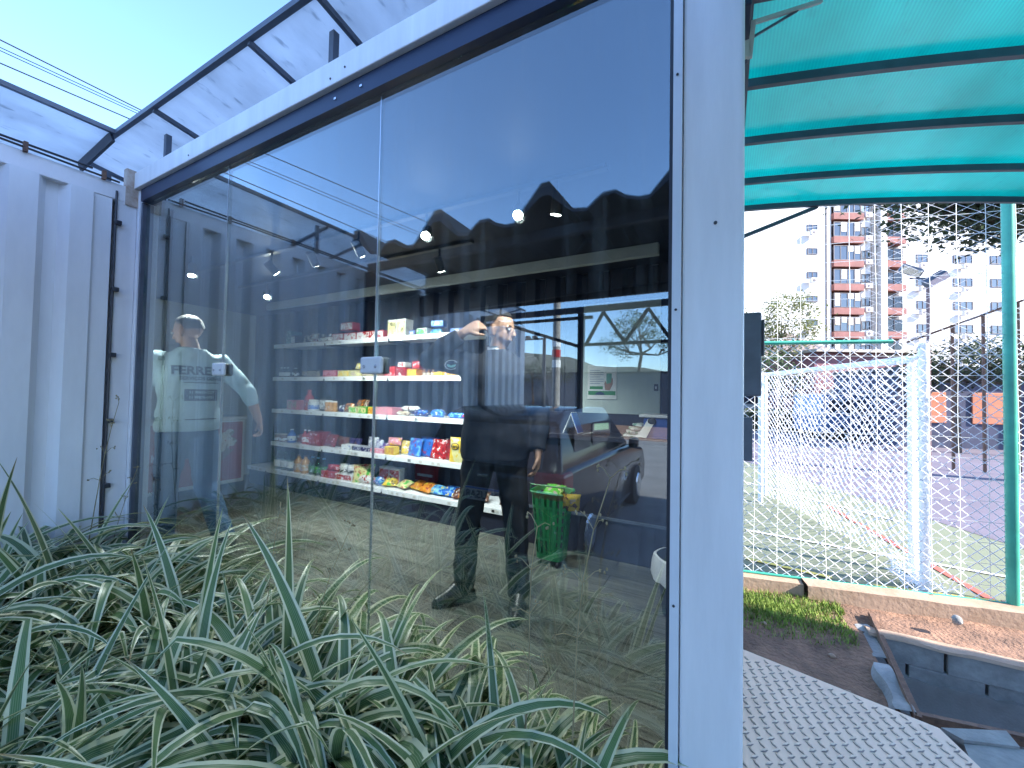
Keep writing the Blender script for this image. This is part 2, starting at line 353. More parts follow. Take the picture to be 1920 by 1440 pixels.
CX = Vector((.979, .204, 0)); CY = Vector((-.204, .979, 0)); C0 = Vector((0, 4.36, 0))
def ct(a, b, z=0): return C0+CX*a+CY*b+Vector((0, 0, z))
def strip(p, q, wd, z):
    p = Vector((p[0], p[1], 0)); q = Vector((q[0], q[1], 0)); d = (q-p).normalized(); s = Vector((-d.y, d.x, 0))*wd/2
    return [p-s+Vector((0, 0, z)), q-s+Vector((0, 0, z)), q+s+Vector((0, 0, z)), p+s+Vector((0, 0, z))]
cm = MB(); cm.add([ct(-18, .08, .03), ct(34, .08, .03), ct(34, 34, .03), ct(-18, 34, .03)], [(0, 1, 2, 3)])
court = tag(cm.build("court", PM("green_court_paint", (.17, .185, .115), .85, var=.12, vs=.9), loc=(0, 0, 0)), kind='structure')
cg = MB(); p1 = at(1400, 868, Z=0); p2 = at(1905, 1030, Z=0); dd = (p2-p1).normalized()
a0 = p1-dd*12; a1 = p2+dd*20; e = Vector((-dd.y, dd.x, 0)); e = e if e.y > 0 else -e
cg.add([a0+Vector((0, 0, .034)), a1+Vector((0, 0, .034)), a1+e*20+Vector((0, 0, .034)), a0+e*20+Vector((0, 0, .034))], [(0, 1, 2, 3)])
tag(cg.build("court_centre", PM("violet_grey_court_paint", (.145, .12, .15), .85, var=.12, vs=.9), loc=(0, 0, 0)), kind='structure')
lm = MB()
for (p, q, wd, mi) in (((1552, 949), (1900, 1149), .07, 0), ((1400, 995), (1900, 1085), .06, 1), ((1398, 1048), (1560, 1085), .06, 2), ((1640, 1100), (1915, 1135), .05, 2), ((1400, 905), (1690, 980), .06, 1)):
    lm.add(strip(at(*p, Z=.03), at(*q, Z=.03), wd, .038+.002*mi), [(0, 1, 2, 3)], mi)
tag(lm.build("court_lines", [PM("red_line_paint", (.5, .10, .07), .8), PM("white_line_paint", (.75, .74, .68), .8), PM("yellow_line_paint", (.7, .55, .12), .8)], loc=(0, 0, 0)), kind='structure')

# kerb under the fence
k = MB(); 
for (a, b, z, wd) in ((-4, .62, .10, .10), (.63, 6, .12, .16)):
    rows = []
    K = 40
    for i in range(K+1):
        t = a+(b-a)*i/K; dz = noise.noise(Vector((t*4, 0, 1)))*.018
        rows.append([ct(t, -wd, -.03+dz), ct(t, -wd+.012, z+dz*.5), ct(t, .0, z+dz*.3+.01), ct(t, .04, -.02)])
    k.sheet(rows)
tag(k.build("fence_kerb", M['conk'], smooth=True), "low dusty concrete kerb running under the sports court fence", "kerb")
# block wall of the pit
bl = thing("block_wall", "rough grey concrete block wall on the far side of the pit", "wall", (2, 3.93, -.45))
for r in (1, 2):
    for i in range(7):
        x0 = .97+i*.40-(r % 2)*.2; x1 = x0+.385
        x0 = max(.96, x0)
        if x1 < x0+.05: continue
        q = bb(x0, x1, 3.925+R.uniform(0, .014), 4.05, -.452+r*.152, -.44+r*.152+.142, b=.008); s0 = q.v
        for vv in q.v: vv += noise.noise_vector(vv*14)*.008
        q.build("block", M['concrete'], bl)
q = MB(); rows = []
for i in range(90):
    x = .95+i*.03; top_ = -.235+noise.noise(Vector((x*5, 0, 0)))*.07+noise.noise(Vector((x*17, 0, 2)))*.02
    rows.append([Vector((x, 3.905-.10*(1-s)**2+noise.noise(Vector((x*6, s*3, 5)))*.012, -.45+s*(top_+.45))) for s in (0, .15, .35, .6, .85, 1)]+[Vector((x, 3.96, top_+.004))])
q.sheet(rows); q.build("mortar_face", PM("smooth_grey_mortar", (.30, .27, .25), .9, var=.2, vs=3, bump=.3), bl, smooth=True)
q = MB(); rows = []
for i in range(90):
    x = .95+i*.03; a_ = noise.noise(Vector((x*4, 3, 0)))*.03; rows.append([Vector((x, 3.915+a_*.4, .005+a_*.3)), Vector((x, 3.93+a_, .022+a_*.5)), Vector((x, 3.99+a_, .028+a_*.4)), Vector((x, 4.08, .0))])
q.sheet(rows); q.build("mortar_crust", M['conk'], bl, smooth=True)
# rusty angle irons and broken slab beside the pit
q = MB().bar(at(1632, 1150, Z=.03), at(1722, 1345, Z=-.02), .035, .012).bar(at(1634, 1150, Z=.045)+Vector((-.016, 0, -.01)), at(1724, 1345, Z=0)+Vector((-.016, 0, -.02)), .006, .05)
tag(q.build("angle_iron", M['rust']), "rusty angle iron pointing away along the left side of the pit", "iron bar")
q = MB().bar(at(1724, 1342, Z=-.03), at(1960, 1392, Z=-.03), .03, .03).bar(at(1724, 1346, Z=-.07), at(1960, 1398, Z=-.07), .012, .06)
tag(q.build("edge_beam", M['rust']), "rusty steel edge beam between the pit and the steel walkway", "beam")
for (pa, pb, lab) in (((1612, 1165), (1655, 1240), "far broken strip of pale concrete beside the rusty angle iron"), ((1655, 1250), (1705, 1345), "near broken strip of pale concrete beside the rusty angle iron")):
    q = MB(); A = at(*pa, Z=-.02); B = at(*pb, Z=-.04); rows = []
    d = (B-A).normalized(); s = Vector((-d.y, d.x, 0))*(1 if Vector((-d.y, d.x, 0)).x > 0 else -1)
    for i in range(13):
        t = i/12; p = A.lerp(B, t); j = noise.noise(p*9)*.03
        rows.append([p-s*(.07+j)+Vector((0, 0, -.05)), p-s*(.05+j)+Vector((0, 0, .02+j*.5)), p+s*(.03)+Vector((0, 0, .03+j)), p+s*.05+Vector((0, 0, -.06))])
    q.sheet(rows); tag(q.build("concrete_slab", M['concrete'], smooth=True), lab, "slab")
# grass strip
gm = MB(); RG = random.Random(3)
for i in range(15000):
    x = RG.uniform(.02, .98); y = 3.42+RG.random()*.98
    ed = 4.24+.2*x
    if y > ed: continue
    dn = noise.noise(Vector((x*5, y*5, 0)))*.5+.5
    cen = 1-abs((y-(4.02+.12*x))/.40)
    if RG.random() > cen*1.5*dn+.1 or x > .8+.12*dn: continue
    h = RG.uniform(.015, .05); a = RG.uniform(0, 6.28); z = gh(x, y); r_ = .5*h
    p = Vector((x, y, z)); tp = p+Vector((cos(a)*r_, sin(a)*r_, h)); sdv = Vector((-sin(a), cos(a), 0))*.004
    gm.add([p-sdv, p+sdv, tp], [(0, 1, 2)])
tag(gm.build("grass", PM("short_grass", (.26, .36, .06), .8, var=.4, vs=9), loc=(0, 0, 0)), "short green grass growing on the bank below the court kerb", "grass", kind="stuff")
# stones and weeds
for i, (px, py) in enumerate([(1432, 1175), (1560, 1233), (1590, 1290), (1480, 1290), (1422, 1240)]):
    p = at(px, py, Z=-.05); q = MB().ell((0, 0, 0), (.022, .017, .013), n=9, m=6)
    for vv in q.v: vv += noise.noise_vector(vv*50+Vector((i, 0, 0)))*.006
    q.xf(Matrix.Translation(Vector((p.x, p.y, gh(p.x, p.y)+.005))))
    tag(q.build("stone", M['conk'], smooth=True), ["small pale stone at the edge of the grass beside the shop post", "small pale stone below the right end of the grass", "small pale stone between grass and the broken concrete strips", "small pale stone on the earth just above the walkway edge", "small pale stone on the earth nearest the shop post"][i], "stone", "stones on the earth bank")
p = at(1792, 1168, Z=.1); q = MB().ell((p.x, p.y-.02, .13), (.03, .03, .035), n=10, m=7)
for vv in q.v: vv += noise.noise_vector(vv*30)*.008
tag(q.build("concrete_lump", M['concrete'], smooth=True), "small grey concrete lump on the kerb left of the fence post", "lump")

# ================================================================ steel walkway
wk = thing("walkway", "grey steel checker plate walkway beside the shop corner", "walkway", (.5, 1.2, 0))
WZ = FLO-.04; sc_ = (1.75-WZ)/1.39
P_ = [(.045, -.4), (.045, 2.60*sc_+.0), (.81*sc_, 2.395*sc_), (.98*sc_, 1.7), (1.02*sc_, -.4)]
MB().prism(P_, WZ-.02, WZ).build("deck_plate", PM("worn_checker_steel", (.98, .68, .52), .5, metal=.0, var=.1, vs=4), wk)
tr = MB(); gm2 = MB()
pit_ = .043; ang = radians(12)
def inside(x, y):
    c = False; n_ = len(P_)
    for i in range(n_):
        (x1, y1), (x2, y2) = P_[i], P_[(i+1) % n_]
        if (y1 > y) != (y2 > y) and x < (x2-x1)*(y-y1)/(y2-y1)+x1: c = not c
    return c
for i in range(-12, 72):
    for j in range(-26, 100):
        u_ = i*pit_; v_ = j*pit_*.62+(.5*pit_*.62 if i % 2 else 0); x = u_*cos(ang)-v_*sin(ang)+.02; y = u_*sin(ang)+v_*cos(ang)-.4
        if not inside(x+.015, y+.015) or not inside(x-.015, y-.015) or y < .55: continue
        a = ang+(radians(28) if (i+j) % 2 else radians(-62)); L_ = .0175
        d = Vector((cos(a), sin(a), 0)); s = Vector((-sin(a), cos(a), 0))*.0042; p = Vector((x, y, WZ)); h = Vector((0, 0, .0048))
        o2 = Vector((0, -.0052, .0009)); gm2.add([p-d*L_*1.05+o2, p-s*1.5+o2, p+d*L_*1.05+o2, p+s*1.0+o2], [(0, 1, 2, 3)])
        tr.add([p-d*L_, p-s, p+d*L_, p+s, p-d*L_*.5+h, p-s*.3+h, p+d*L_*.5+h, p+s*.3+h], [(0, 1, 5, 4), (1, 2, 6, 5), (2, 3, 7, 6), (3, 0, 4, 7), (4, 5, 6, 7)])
gm2.build("tread_shade_marks", PM("dark_tread_shade", (.34, .27, .25), .8, var=.3, vs=40), wk)  # relief shade of the tread bars, painted as thin dark quads beside them
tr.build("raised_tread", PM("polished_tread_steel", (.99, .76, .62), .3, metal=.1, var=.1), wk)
fr = MB().bar((P_[1][0], P_[1][1], WZ-.05), (P_[2][0], P_[2][1], WZ-.05), .03, .06).bar((P_[2][0], P_[2][1], WZ-.05), (P_[3][0], P_[3][1], WZ-.05), .03, .06)
fr.build("frame", M['rust'], wk)
for p in P_[1:4]: bb(p[0]-.03 if p[0] > .2 else p[0]+.01, p[0] if p[0] > .2 else p[0]+.05, p[1]-.06, p[1]-.02, -.2, WZ-.08).build("leg", M['rust'], wk)
for i, (poly, lab) in enumerate((([at(1758, 1362, Z=WZ-.02), at(1800, 1385, Z=WZ-.02), at(1905, 1398, Z=WZ-.02), at(1880, 1368, Z=WZ-.02)], "upper pale concrete step right of the steel walkway"),
                    ([at(1800, 1392, Z=WZ-.03), at(1830, 1470, Z=WZ-.03), at(2010, 1470, Z=WZ-.03), at(1960, 1408, Z=WZ-.03)], "lower pale concrete step right of the steel walkway"))):
    z = poly[0].z; q = MB().prism([(p.x+.01, p.y) for p in poly], z-.14, z)
    tag(q.build("concrete_step", M['concrete']), lab, "step")

# ================================================================ planting bed
tag(bb(-3.04, -.12, .12, .93, .0, .545).build("planting_bed", PM("dark_bed_soil", (.03, .024, .02), .95, var=.4, vs=12, bump=.8, bs=40)), kind='structure')

# ================================================================ the shop container
shop = thing("shop_container", "white shipping container shop with a wide glass front", "shop", (-3.1, 1, 0))
def sp(mb, nm, mt, **k): return mb.build(nm, mt, shop, **k)
XL, XR, YF, YB = -6.2, 0.036, 1.0, 3.46
sp(bb(-3.16, -.106, .965, 1.06, 2.905, 3.0, b=.004), "top_beam", M['frame'])
sp(bb(-3.0, -.106, .985, 1.05, 2.832, 2.903), "inner_beam", M['navyf'])
sp(bb(-.088, XR, .985, 1.09, 0, 3.0, b=.006), "corner_post", M['frame'])
sp(bb(-.109, -.0895, .975, 1.02, .3, 2.904), "corner_trim", PM("pale_trim_paint", (.72, .76, .82), .3, var=.03))
sp(bb(-3.15, -3.02, .985, 1.08, 0, 2.903, b=.005), "corner_post", M['frame'])
sp(bb(-3.018, -2.998, .995, 1.045, .42, 2.83), "jamb", M['steel'])
sp(bb(-.1195, -.1095, 1.0, 1.045, .42, 2.83), "jamb", M['dark'])
sp(bb(-3.0, -.13, .985, 1.05, .30, .44), "bottom_sill", M['frame'])
for (x, y, z, r) in [(-.10, .9745, z, .003) for z in (.75, 1.28, 1.95, 2.5)]+[(-1.32, .9645, 2.93, .004), (-1.24, .9645, 2.945, .004), (-2.4, .9645, 2.93, .004), (-.02, .9845, 2.14, .004), (-.03, .9845, .9, .004)]:
    sp(MB().lathe([(r, 0), (r, .002), (r*.5, .0028)], (0, 0, 0), 8).xf(Matrix.Translation((x, y, z)) @ Matrix.Rotation(pi/2, 4, 'X')), "screw", M['dark'])
for x in (-1.18, -1.32): sp(bb(x, x+.012, .981, .984, 2.86, 2.868), "clip", M['chrome'])
# floor
m, n, o = new_mat("laminate_planks"); b = N(n, "ShaderNodeBsdfPrincipled", i_Roughness=.38); tc = N(n, "ShaderNodeTexCoord"); mp = N(n, "ShaderNodeMapping")
n.links.new(tc.outputs['Object'], mp.inputs[0]); bk = N(n, "ShaderNodeTexBrick", i_Scale=1.0, i_Mortar_Size=.004, i_Brick_Width=1.2, i_Row_Height=.18)
bk.inputs['Color1'].default_value = (.20, .20, .17, 1); bk.inputs['Color2'].default_value = (.13, .135, .115, 1); bk.inputs['Mortar'].default_value = (.05, .045, .04, 1); n.links.new(mp.outputs[0], bk.inputs['Vector'])
m4 = N(n, "ShaderNodeMapping"); m4.inputs['Scale'].default_value = (1.2, 16, 1); n.links.new(tc.outputs['Object'], m4.inputs[0]); nz = N(n, "ShaderNodeTexNoise", i_Scale=3, i_Detail=8, i_Roughness=.65); n.links.new(m4.outputs[0], nz.inputs['Vector'])
cr = N(n, "ShaderNodeValToRGB"); cr.color_ramp.elements[0].position = .32; cr.color_ramp.elements[0].color = (.42, .42, .42, 1); cr.color_ramp.elements[1].position = .62; cr.color_ramp.elements[1].color = (1, 1, 1, 1); n.links.new(nz.outputs[0], cr.inputs[0])
mx = N(n, "ShaderNodeMixRGB", blend_type='MULTIPLY', i_Fac=1); n.links.new(bk.outputs[0], mx.inputs[1]); n.links.new(cr.outputs[0], mx.inputs[2]); n.links.new(mx.outputs[0], b.inputs['Base Color']); n.links.new(b.outputs[0], o.inputs[0])
sp(bb(XL, 0, 1.0, YB, .30, FLO), "floor", m)
sp(bb(XL, 0.0, 1.06, YB, 2.852, 2.985), "roof", M['navy'])
def corr(p0, dirv, nrm, L, z0, z1, per=.205, dep=.052, prof=(0, .46, .62, .84), ph=0):
    """corrugated steel wall running from p0 along dirv, ribs standing out along nrm"""
    mb = MB(); p0 = Vector(p0); dirv = Vector(dirv); nrm = Vector(nrm); pts = []; t = -ph
    while t < L:
        for f, d in ((prof[0], 1), (prof[1], 1), (prof[2], 0), (prof[3], 0)):
            s = t+f*per
            if 0 <= s <= L: pts.append((s, d))
        t += per
    pts = [(0, pts[0][1])]+pts+[(L, pts[-1][1])]
    rows = [[p0+dirv*s+nrm*(d*dep)+Vector((0, 0, z)) for z in (z0, z1)] for s, d in pts]
    return mb.sheet(rows, thick=-nrm*.004)
sp(corr((XL, YB, 0), (1, 0, 0), (0, -1, 0), 6.2, FLO, 2.85), "back_wall", M['navy'])
sp(bb(XL, 0, YB+.012, YB+.03, .3, 2.98), "outer_back_panel", M['wallp'])
sp(bb(XL-.03, XL, 1.0, YB, .3, 2.98), "left_wall", M['inwall'])
sp(bb(XL, -3.16, 1.0, 1.03, .3, 2.98), "front_wall", M['inwall'])
sp(bb(-.0, .03, 1.10, 1.35, .3, 2.95), "side_wall", M['wallp']); sp(bb(-.0, .03, 2.45, YB, .3, 2.95), "side_wall", M['wallp'])
sp(bb(-.0, .03, 1.35, 2.45, 2.66, 2.95), "lintel", M['wallp'])
sdoor = sp(bb(-.0, .025, 1.36, 2.44, FLO, 2.65, b=.004), "door", M['frame'])
q = bb(.026, .15, 2.17, 2.25, 1.76, 2.155, b=.01); q.build("handle_housing", M['steel'], sdoor)
bb(.15, .162, 2.18, 2.24, 1.95, 2.12, b=.004).build("lens_cover", M['dark'], sdoor)
bb(.026, .115, 2.17, 2.23, 1.455, 1.66, b=.006).build("lock_case", M['steel'], sdoor)
# light bulkhead along the back, right back panel
sp(bb(-5.15, -.42, 2.95, 3.0, 2.765, 2.85, b=.003), "bulkhead", M['inwall'])
sp(bb(-1.10, -.46, 3.37, 3.424, 1.60, 2.55), "light_panel", PM("pale_green_panel", (.50, .58, .54), .6, var=.05, vs=2))
sp(bb(-6.199, -6.15, 1.25, 2.1, FLO, 2.5), "inner_door", M['navyf'])
# panes and patch locks
for (x0, x1) in ((-2.997, -2.112), (-2.108, -1.101), (-1.097, -.1205)):
    sp(bb(x0, x1, 1.012, 1.020, .441, 2.831), "glass_pane", GL)
sp(bb(-1.1005, -1.0975, 1.011, 1.021, .441, 2.831), "joint_seal", M['chrome']); sp(bb(-2.1115, -2.1085, 1.011, 1.021, .441, 2.831), "joint_seal", M['chrome'])
for x in (-1.10, -2.112):
    l = bb(x-.052, x+.052, .992, 1.0095, 1.812, 1.873, b=.012)
    lo = sp(l, "patch_lock", M['white'])
    for d in (-.028, .028): MB().lathe([(.006, 0), (.006, .003), (.002, .004)], (0, 0, 0), 12).xf(Matrix.Translation((x+d, .992, 1.838)) @ Matrix.Rotation(pi/2, 4, 'X')).build("screw", M['chrome'], lo)
    bb(x-.05, x+.05, 1.0225, 1.04, 1.813, 1.872, b=.01).build("inner_plate", M['steel'], lo)

# ================================================================ the white container on the left
wc = thing("white_container", "white corrugated container standing at right angles to the glass front", "container", (-4.2, -1.5, 0))
def wp(mb, nm, mt, **k): return mb.build(nm, mt, wc, **k)
wp(corr((-3.085, -4.0, 0), (0, 1, 0), (1, 0, 0), 4.80, .25, 2.815, ph=-.0), "corrugated_side", M['wallp'])
wp(bb(-3.09, -3.047, .80, .878, .25, 2.815), "flat_side_panel", M['wallp'])
wp(bb(-3.10, -3.043, -4.05, .985, 2.812, 2.905, b=.004), "top_rail", M['frame'])
wp(bb(-3.10, -3.04, -4.05, .985, .1, .25), "bottom_rail", M['frame'])
wp(bb(-3.12, -3.045, .9, .983, .2, 2.812), "corner_post", M['frame'])
wp(bb(-3.12, -3.04, -4.08, -4.0, .1, 2.905), "corner_post", M['frame'])
wp(bb(-5.49, -3.10, -4.06, .99, 2.86, 2.9), "roof", M['wallp'])
wp(corr((-5.45, -4.03, 0), (1, 0, 0), (0, -1, 0), 2.3, .25, 2.86), "corrugated_end", M['wallp'])
wp(bb(-5.49, -5.45, -4.05, .99, .2, 2.86), "far_side", M['wallp'])
wp(bb(-3.075, -3.035, .93, .995, 2.80, 3.01), "corner_casting", M['rustp'])
# cable run on the rail
cab = thing("cable_run", "thin black cables clipped along the top rail of the white container", "cable", (-3.03, -1.5, 2.93))
MB().tube([(-3.03, -4.0, 2.925), (-3.028, -1.2, 2.918), (-3.03, .45, 2.92), (-3.03, .9, 2.91)], .0055, 6).build("cable", M['black'], cab)
MB().tube([(-3.07, -4.0, 2.955), (-3.07, -1, 2.948), (-3.07, .8, 2.952)], .006, 6).build("cable", M['black'], cab)
for y in (-3.4, -2.5, -1.6, -.7, .1, .555, .835): bb(-3.04, -3.018, y-.008, y+.008, 2.895, 2.945, b=.002).build("clip", M['rust'], cab)
rod = thing("locking_rod", "dark vertical rod with clips beside the left corner post", "rod", (-3.035, .892, .3))
MB().tube([(-3.038, .892, .35), (-3.037, .892, 2.86)], .005, 6).build("rod", M['dark'], rod)
for z in (2.68, 2.3, 1.93, 1.56, 1.2, .8): bb(-3.045, -3.02, .888, .915, z-.012, z+.012, b=.003).build("clip", M['dark'], rod)

# ================================================================ the translucent canopies
SL = .17
cf = thing("front_canopy", "translucent white awning on a dark steel frame above the glass front", "awning", (-2, 1.2, 3.0))
def zf(y): return 3.19-SL*(y-.885)
MB().sheet([[(-4.3, .89, zf(.89)), (.03, .89, zf(.89))], [(-4.3, 1.95, zf(1.95)), (.03, 1.95, zf(1.95))]], thick=(0, 0, .006)).build("sheet", SH_W, cf)
MB().bar((-4.3, .885, 3.193), (.03, .885, 3.193), .022, .024).build("edge_tube", M['steel'], cf)
for x in (-3.57, -2.59, -1.73, -1.30, -.45):
    r = MB().bar((x, .885, zf(.885)-.014), (x, 1.93, zf(1.93)-.014), .018, .022).build("rafter", M['steel'], cf)
for x in (-3.56, -2.73, -1.353, -.5): MB().bar((x, 1.0, 2.995), (x, 1.0, zf(1.0)-.02), .026, .026).build("post", M['steel'], cf)
MB().bar((-3.06, .87, 3.165), tuple(at(150, 313, Z=3.03)), .014, .06).build("hip_rafter", M['dark'], cf)
cl = thing("side_canopy", "translucent white awning over the white container on the left", "awning", (-3.6, -1.5, 2.95))
def zl(x): return 3.19+SL*(x+3.05)
MB().sheet([[(-3.05, -4.1, zl(-3.05)), (-4.15, -4.1, zl(-4.15))], [(-3.05, .875, zl(-3.05)), (-4.15, .875, zl(-4.15))]], thick=(0, 0, .006)).build("sheet", SH_W, cl)
MB().bar((-3.05, -4.1, 3.193), (-3.05, .875, 3.193), .022, .024).build("edge_tube", M['steel'], cl)
for y in (-3.9, -2.9, -1.9, -.62, -.22): MB().bar((-3.05, y, 3.176), (-4.1, y, zl(-4.1)-.014), .018, .022).build("rafter", M['steel'], cl)
for y in (-3.3, -2.2, -.14): MB().bar((-3.08, y, 2.905), (-3.08, y, 3.16), .024).build("post", M['steel'], cl)

# ================================================================ green canopy
gc = thing("green_canopy", "curved turquoise green polycarbonate canopy over the walkway", "awning", (.7, 2.2, 2.9))
RX = Vector((.965, .262, 0)); RY = Vector((-.262, .965, 0))
def rz(a): return 3.03+.012*a-.042*a*a
ORG = [(.062, y) for y in (-1.0, -.6, -.2, .2, .62, 1.03, 1.435, 1.844, 2.254, 2.677, 3.058)]
rows = []
for (x0, y0) in [(.04, -1.2)]+ORG+[(.062, 3.10)]:
    rows.append([(Vector((x0, y0, 0))+RX*a) for a in [1.62*i/14 for i in range(15)]])
for r_ in rows:
    for i, p in enumerate(r_): p.z = rz(1.62*i/14)+.022+noise.noise(Vector((p.x*2.2, p.y*1.4, 0)))*.004
MB().sheet(rows, thick=(0, 0, .006)).build("sheet", SH_G, gc, smooth=True)
for (x0, y0) in ORG:
    pts = [Vector((x0, y0, 0))+RX*a for a in [1.6*i/16 for i in range(17)]]
    q = MB()
    for i in range(16):
        A = pts[i].copy(); B = pts[i+1].copy(); A.z = rz(1.6*i/16); B.z = rz(1.6*(i+1)/16); q.bar(A, B+(B-A)*.02, .022, .034)
    q.build("rib", M['steel'], gc)
A = Vector((.062, -1.2, 0))+RX*1.62; B = Vector((.062, 3.1, 0))+RX*1.62
MB().bar((A.x, A.y, rz(1.62)), (B.x, B.y, rz(1.62)), .03, .03).build("side_rail", M['steel'], gc)
A = Vector((.062, -1.0, 3.0)); MB().bar((.06, -1.0, 2.985), (.06, 3.08, 2.985), .03, .03).build("side_rail", M['steel'], gc)
MB().bar(tuple(at(1385, 447, Y=3.1)), tuple(at(1532, 388, Y=3.2)), .022, .022).build("brace", M['steel'], gc)
e1 = Vector((.062, 3.06, 0))+RX*1.6
# wall bracket with lamp box, top of the post
br = thing("wall_bracket", "pale angled metal bracket beside the top of the corner post", "bracket", (.06, 1.3, 2.7))
bb(.037, .06, 1.2, 1.42, 2.80, 3.0, b=.004).build("box", M['navyf'], br)
MB().bar(at(1413, 40, Y=1.3), at(1406, 108, Y=1.3), .012, .012).bar(at(1400, 108, Y=1.3)+Vector((.002, 0, 0)), at(1400, 78, Y=1.3)+Vector((.002, 0, 0)), .014, .012).build("upright", M['offw'], br)
MB().bar(at(1408, 44, Y=1.3), at(1540, 2, Y=1.45), .009, .010).build("arm", M['offw'], br)
MB().bar(at(1411, 70, Y=1.32), at(1495, 20, Y=1.4), .006, .006).build("stay", M['steel'], br)
# ================================================================ court fence
fe = thing("court_fence", "green post fence with white wire grid and diamond mesh beside the court", "fence", ct(1, 0))
def wob(p, s=.010): 
    q = noise.noise_vector(p*1.7)*s; return p+q
def netlines(mb, P, U, V, W, H, su, sv, r, diag=False, mi=0, wobble=.012):
    """cords on the parallelogram P + u*U + v*V"""
    segs = []
    if not diag:
        k = int(W/su); segs += [((i*su, 0), (i*su, H)) for i in range(k+1)]
        k = int(H/sv); segs += [((0, i*sv), (W, i*sv)) for i in range(k+1)]
    else:
        sl_ = sv/su
        for sgn in (1, -1):
            k0 = -int(H/sl_/su)-2; k1 = int(W/su)+int(H/sl_/su)+3
            for i in range(k0, k1):
                u0 = i*su; pts = []
                # v = sgn*sl_*(u-u0) [+H]
                for t in (0, 1):
                    pass
                if sgn == 1: a = (u0, 0); b = (u0+H/sl_, H)
                else: a = (u0, H); b = (u0+H/sl_, 0)
                ua, ub = max(a[0], 0), min(b[0], W)
                if ub-ua < .01: continue
                f = lambda u: a[1]+(b[1]-a[1])*(u-a[0])/(b[0]-a[0])
                segs.append(((ua, f(ua)), (ub, f(ub))))
    for (a, b) in segs:
        L = math.hypot(a[0]-b[0], a[1]-b[1]); K = max(1, int(L/.16))
        pts = [wob(P+U*(a[0]+(b[0]-a[0])*i/K)+V*(a[1]+(b[1]-a[1])*i/K), wobble) for i in range(K+1)]
        mb.tube(pts, r, 3, mi, cap=False)
q = MB(); netlines(q, ct(-.7, 0, .08), CX, Vector((0, 0, 1)), 4.4, 4.3, .19, .172, .0026); gobj = q.build("wire_grid", M['ropeg'], fe)
q = MB(); netlines(q, ct(-.7, .012, .1), CX, Vector((0, 0, 1)), 4.4, 2.22, .105, .088, .0037, diag=True, wobble=.026); q.build("diamond_mesh", M['rope'], fe)
q = MB(); netlines(q, ct(1.15, .012, 2.32), CX, Vector((0, 0, 1)), 2.5, 2.0, .16, .088, .0017, diag=True); q.build("upper_mesh", M['rope'], fe)
for a in (-.72, .10, 2.10, 3.7):
    b_ = ct(a, 0); MB().tube([(b_.x, b_.y, .0), (b_.x, b_.y, 4.35)], .038 if a > .5 else .022, 12).build("post", M['green'], fe, smooth=True)
bp_ = ct(2.10, 0); bb(bp_.x-.05, bp_.x+.05, bp_.y-.05, bp_.y+.05, .09, .13, b=.004).build("post_base", M['conk'], fe)
a = ct(-.7, .0, 2.28); b_ = ct(1.32, 0, 2.27); MB().tube([a, b_], .018, 8).build("rail", M['green'], fe)
a = ct(-.7, .0, .115); b_ = ct(3.7, 0, .13); MB().tube([a, b_], .012, 8).build("bottom_rail", M['green'], fe)
a = ct(-.7, .0, 4.34); b_ = ct(3.7, 0, 4.34); MB().tube([a, b_], .02, 8).build("top_rail", M['green'], fe)

# ================================================================ goal
go = thing("goal", "white futsal goal with a tangled white net behind the court fence", "goal", (1.6, 5.2, 0))
G2 = Vector((1.564, 4.865, .035)); G1 = Vector((1.668, 5.462, .035)); GB = Vector((.63, 8.4, .035)); GB2 = GB+(G2-G1); UPZ = Vector((0, 0, 2.14))
for p in (G2, G1, GB, GB2): MB().tube([p, p+UPZ*(1.045 if p is G2 else 1)], .036, 12).build("upright", M['goalw'], go, smooth=True)
MB().tube([G1+UPZ, GB+UPZ], .036, 12).build("crossbar", M['goalw'], go, smooth=True)
MB().tube([G2+UPZ, G1+UPZ], .026, 8).build("top_tube", M['goalw'], go, smooth=True); MB().tube([GB2+UPZ, GB+UPZ], .026, 8).build("top_tube", M['goalw'], go, smooth=True)
MB().tube([G2+Vector((0, 0, .03)), G1+Vector((0, 0, .03))], .02, 8).build("foot_tube", M['goalw'], go)
q = MB(); d = (GB-G1); L = d.length; d.normalize()
netlines(q, G1+d*.04, d, Vector((0, 0, 1)), L-.1, 2.1, .115, .10, .0055, diag=True, wobble=.06)
d2 = (G1-G2); L2 = d2.length; d2.normalize()
netlines(q, G2, d2, Vector((0, 0, 1)), L2, 2.1, .06, .075, .0045, diag=True, wobble=.03)
netlines(q, G2+UPZ*.99, d2, d, L2, L-.1, .12, .12, .003, diag=True, wobble=.04)
for i in range(26):
    p = G2+Vector((R.uniform(-.1, .12), R.uniform(-.1, .5), R.uniform(0, .05))); q.tube([p+Vector((R.uniform(-.14, .14), R.uniform(-.2, .2), R.uniform(.0, .16))) for _ in range(6)], .003, 3, cap=False)
q.build("net", M['rope'], go)

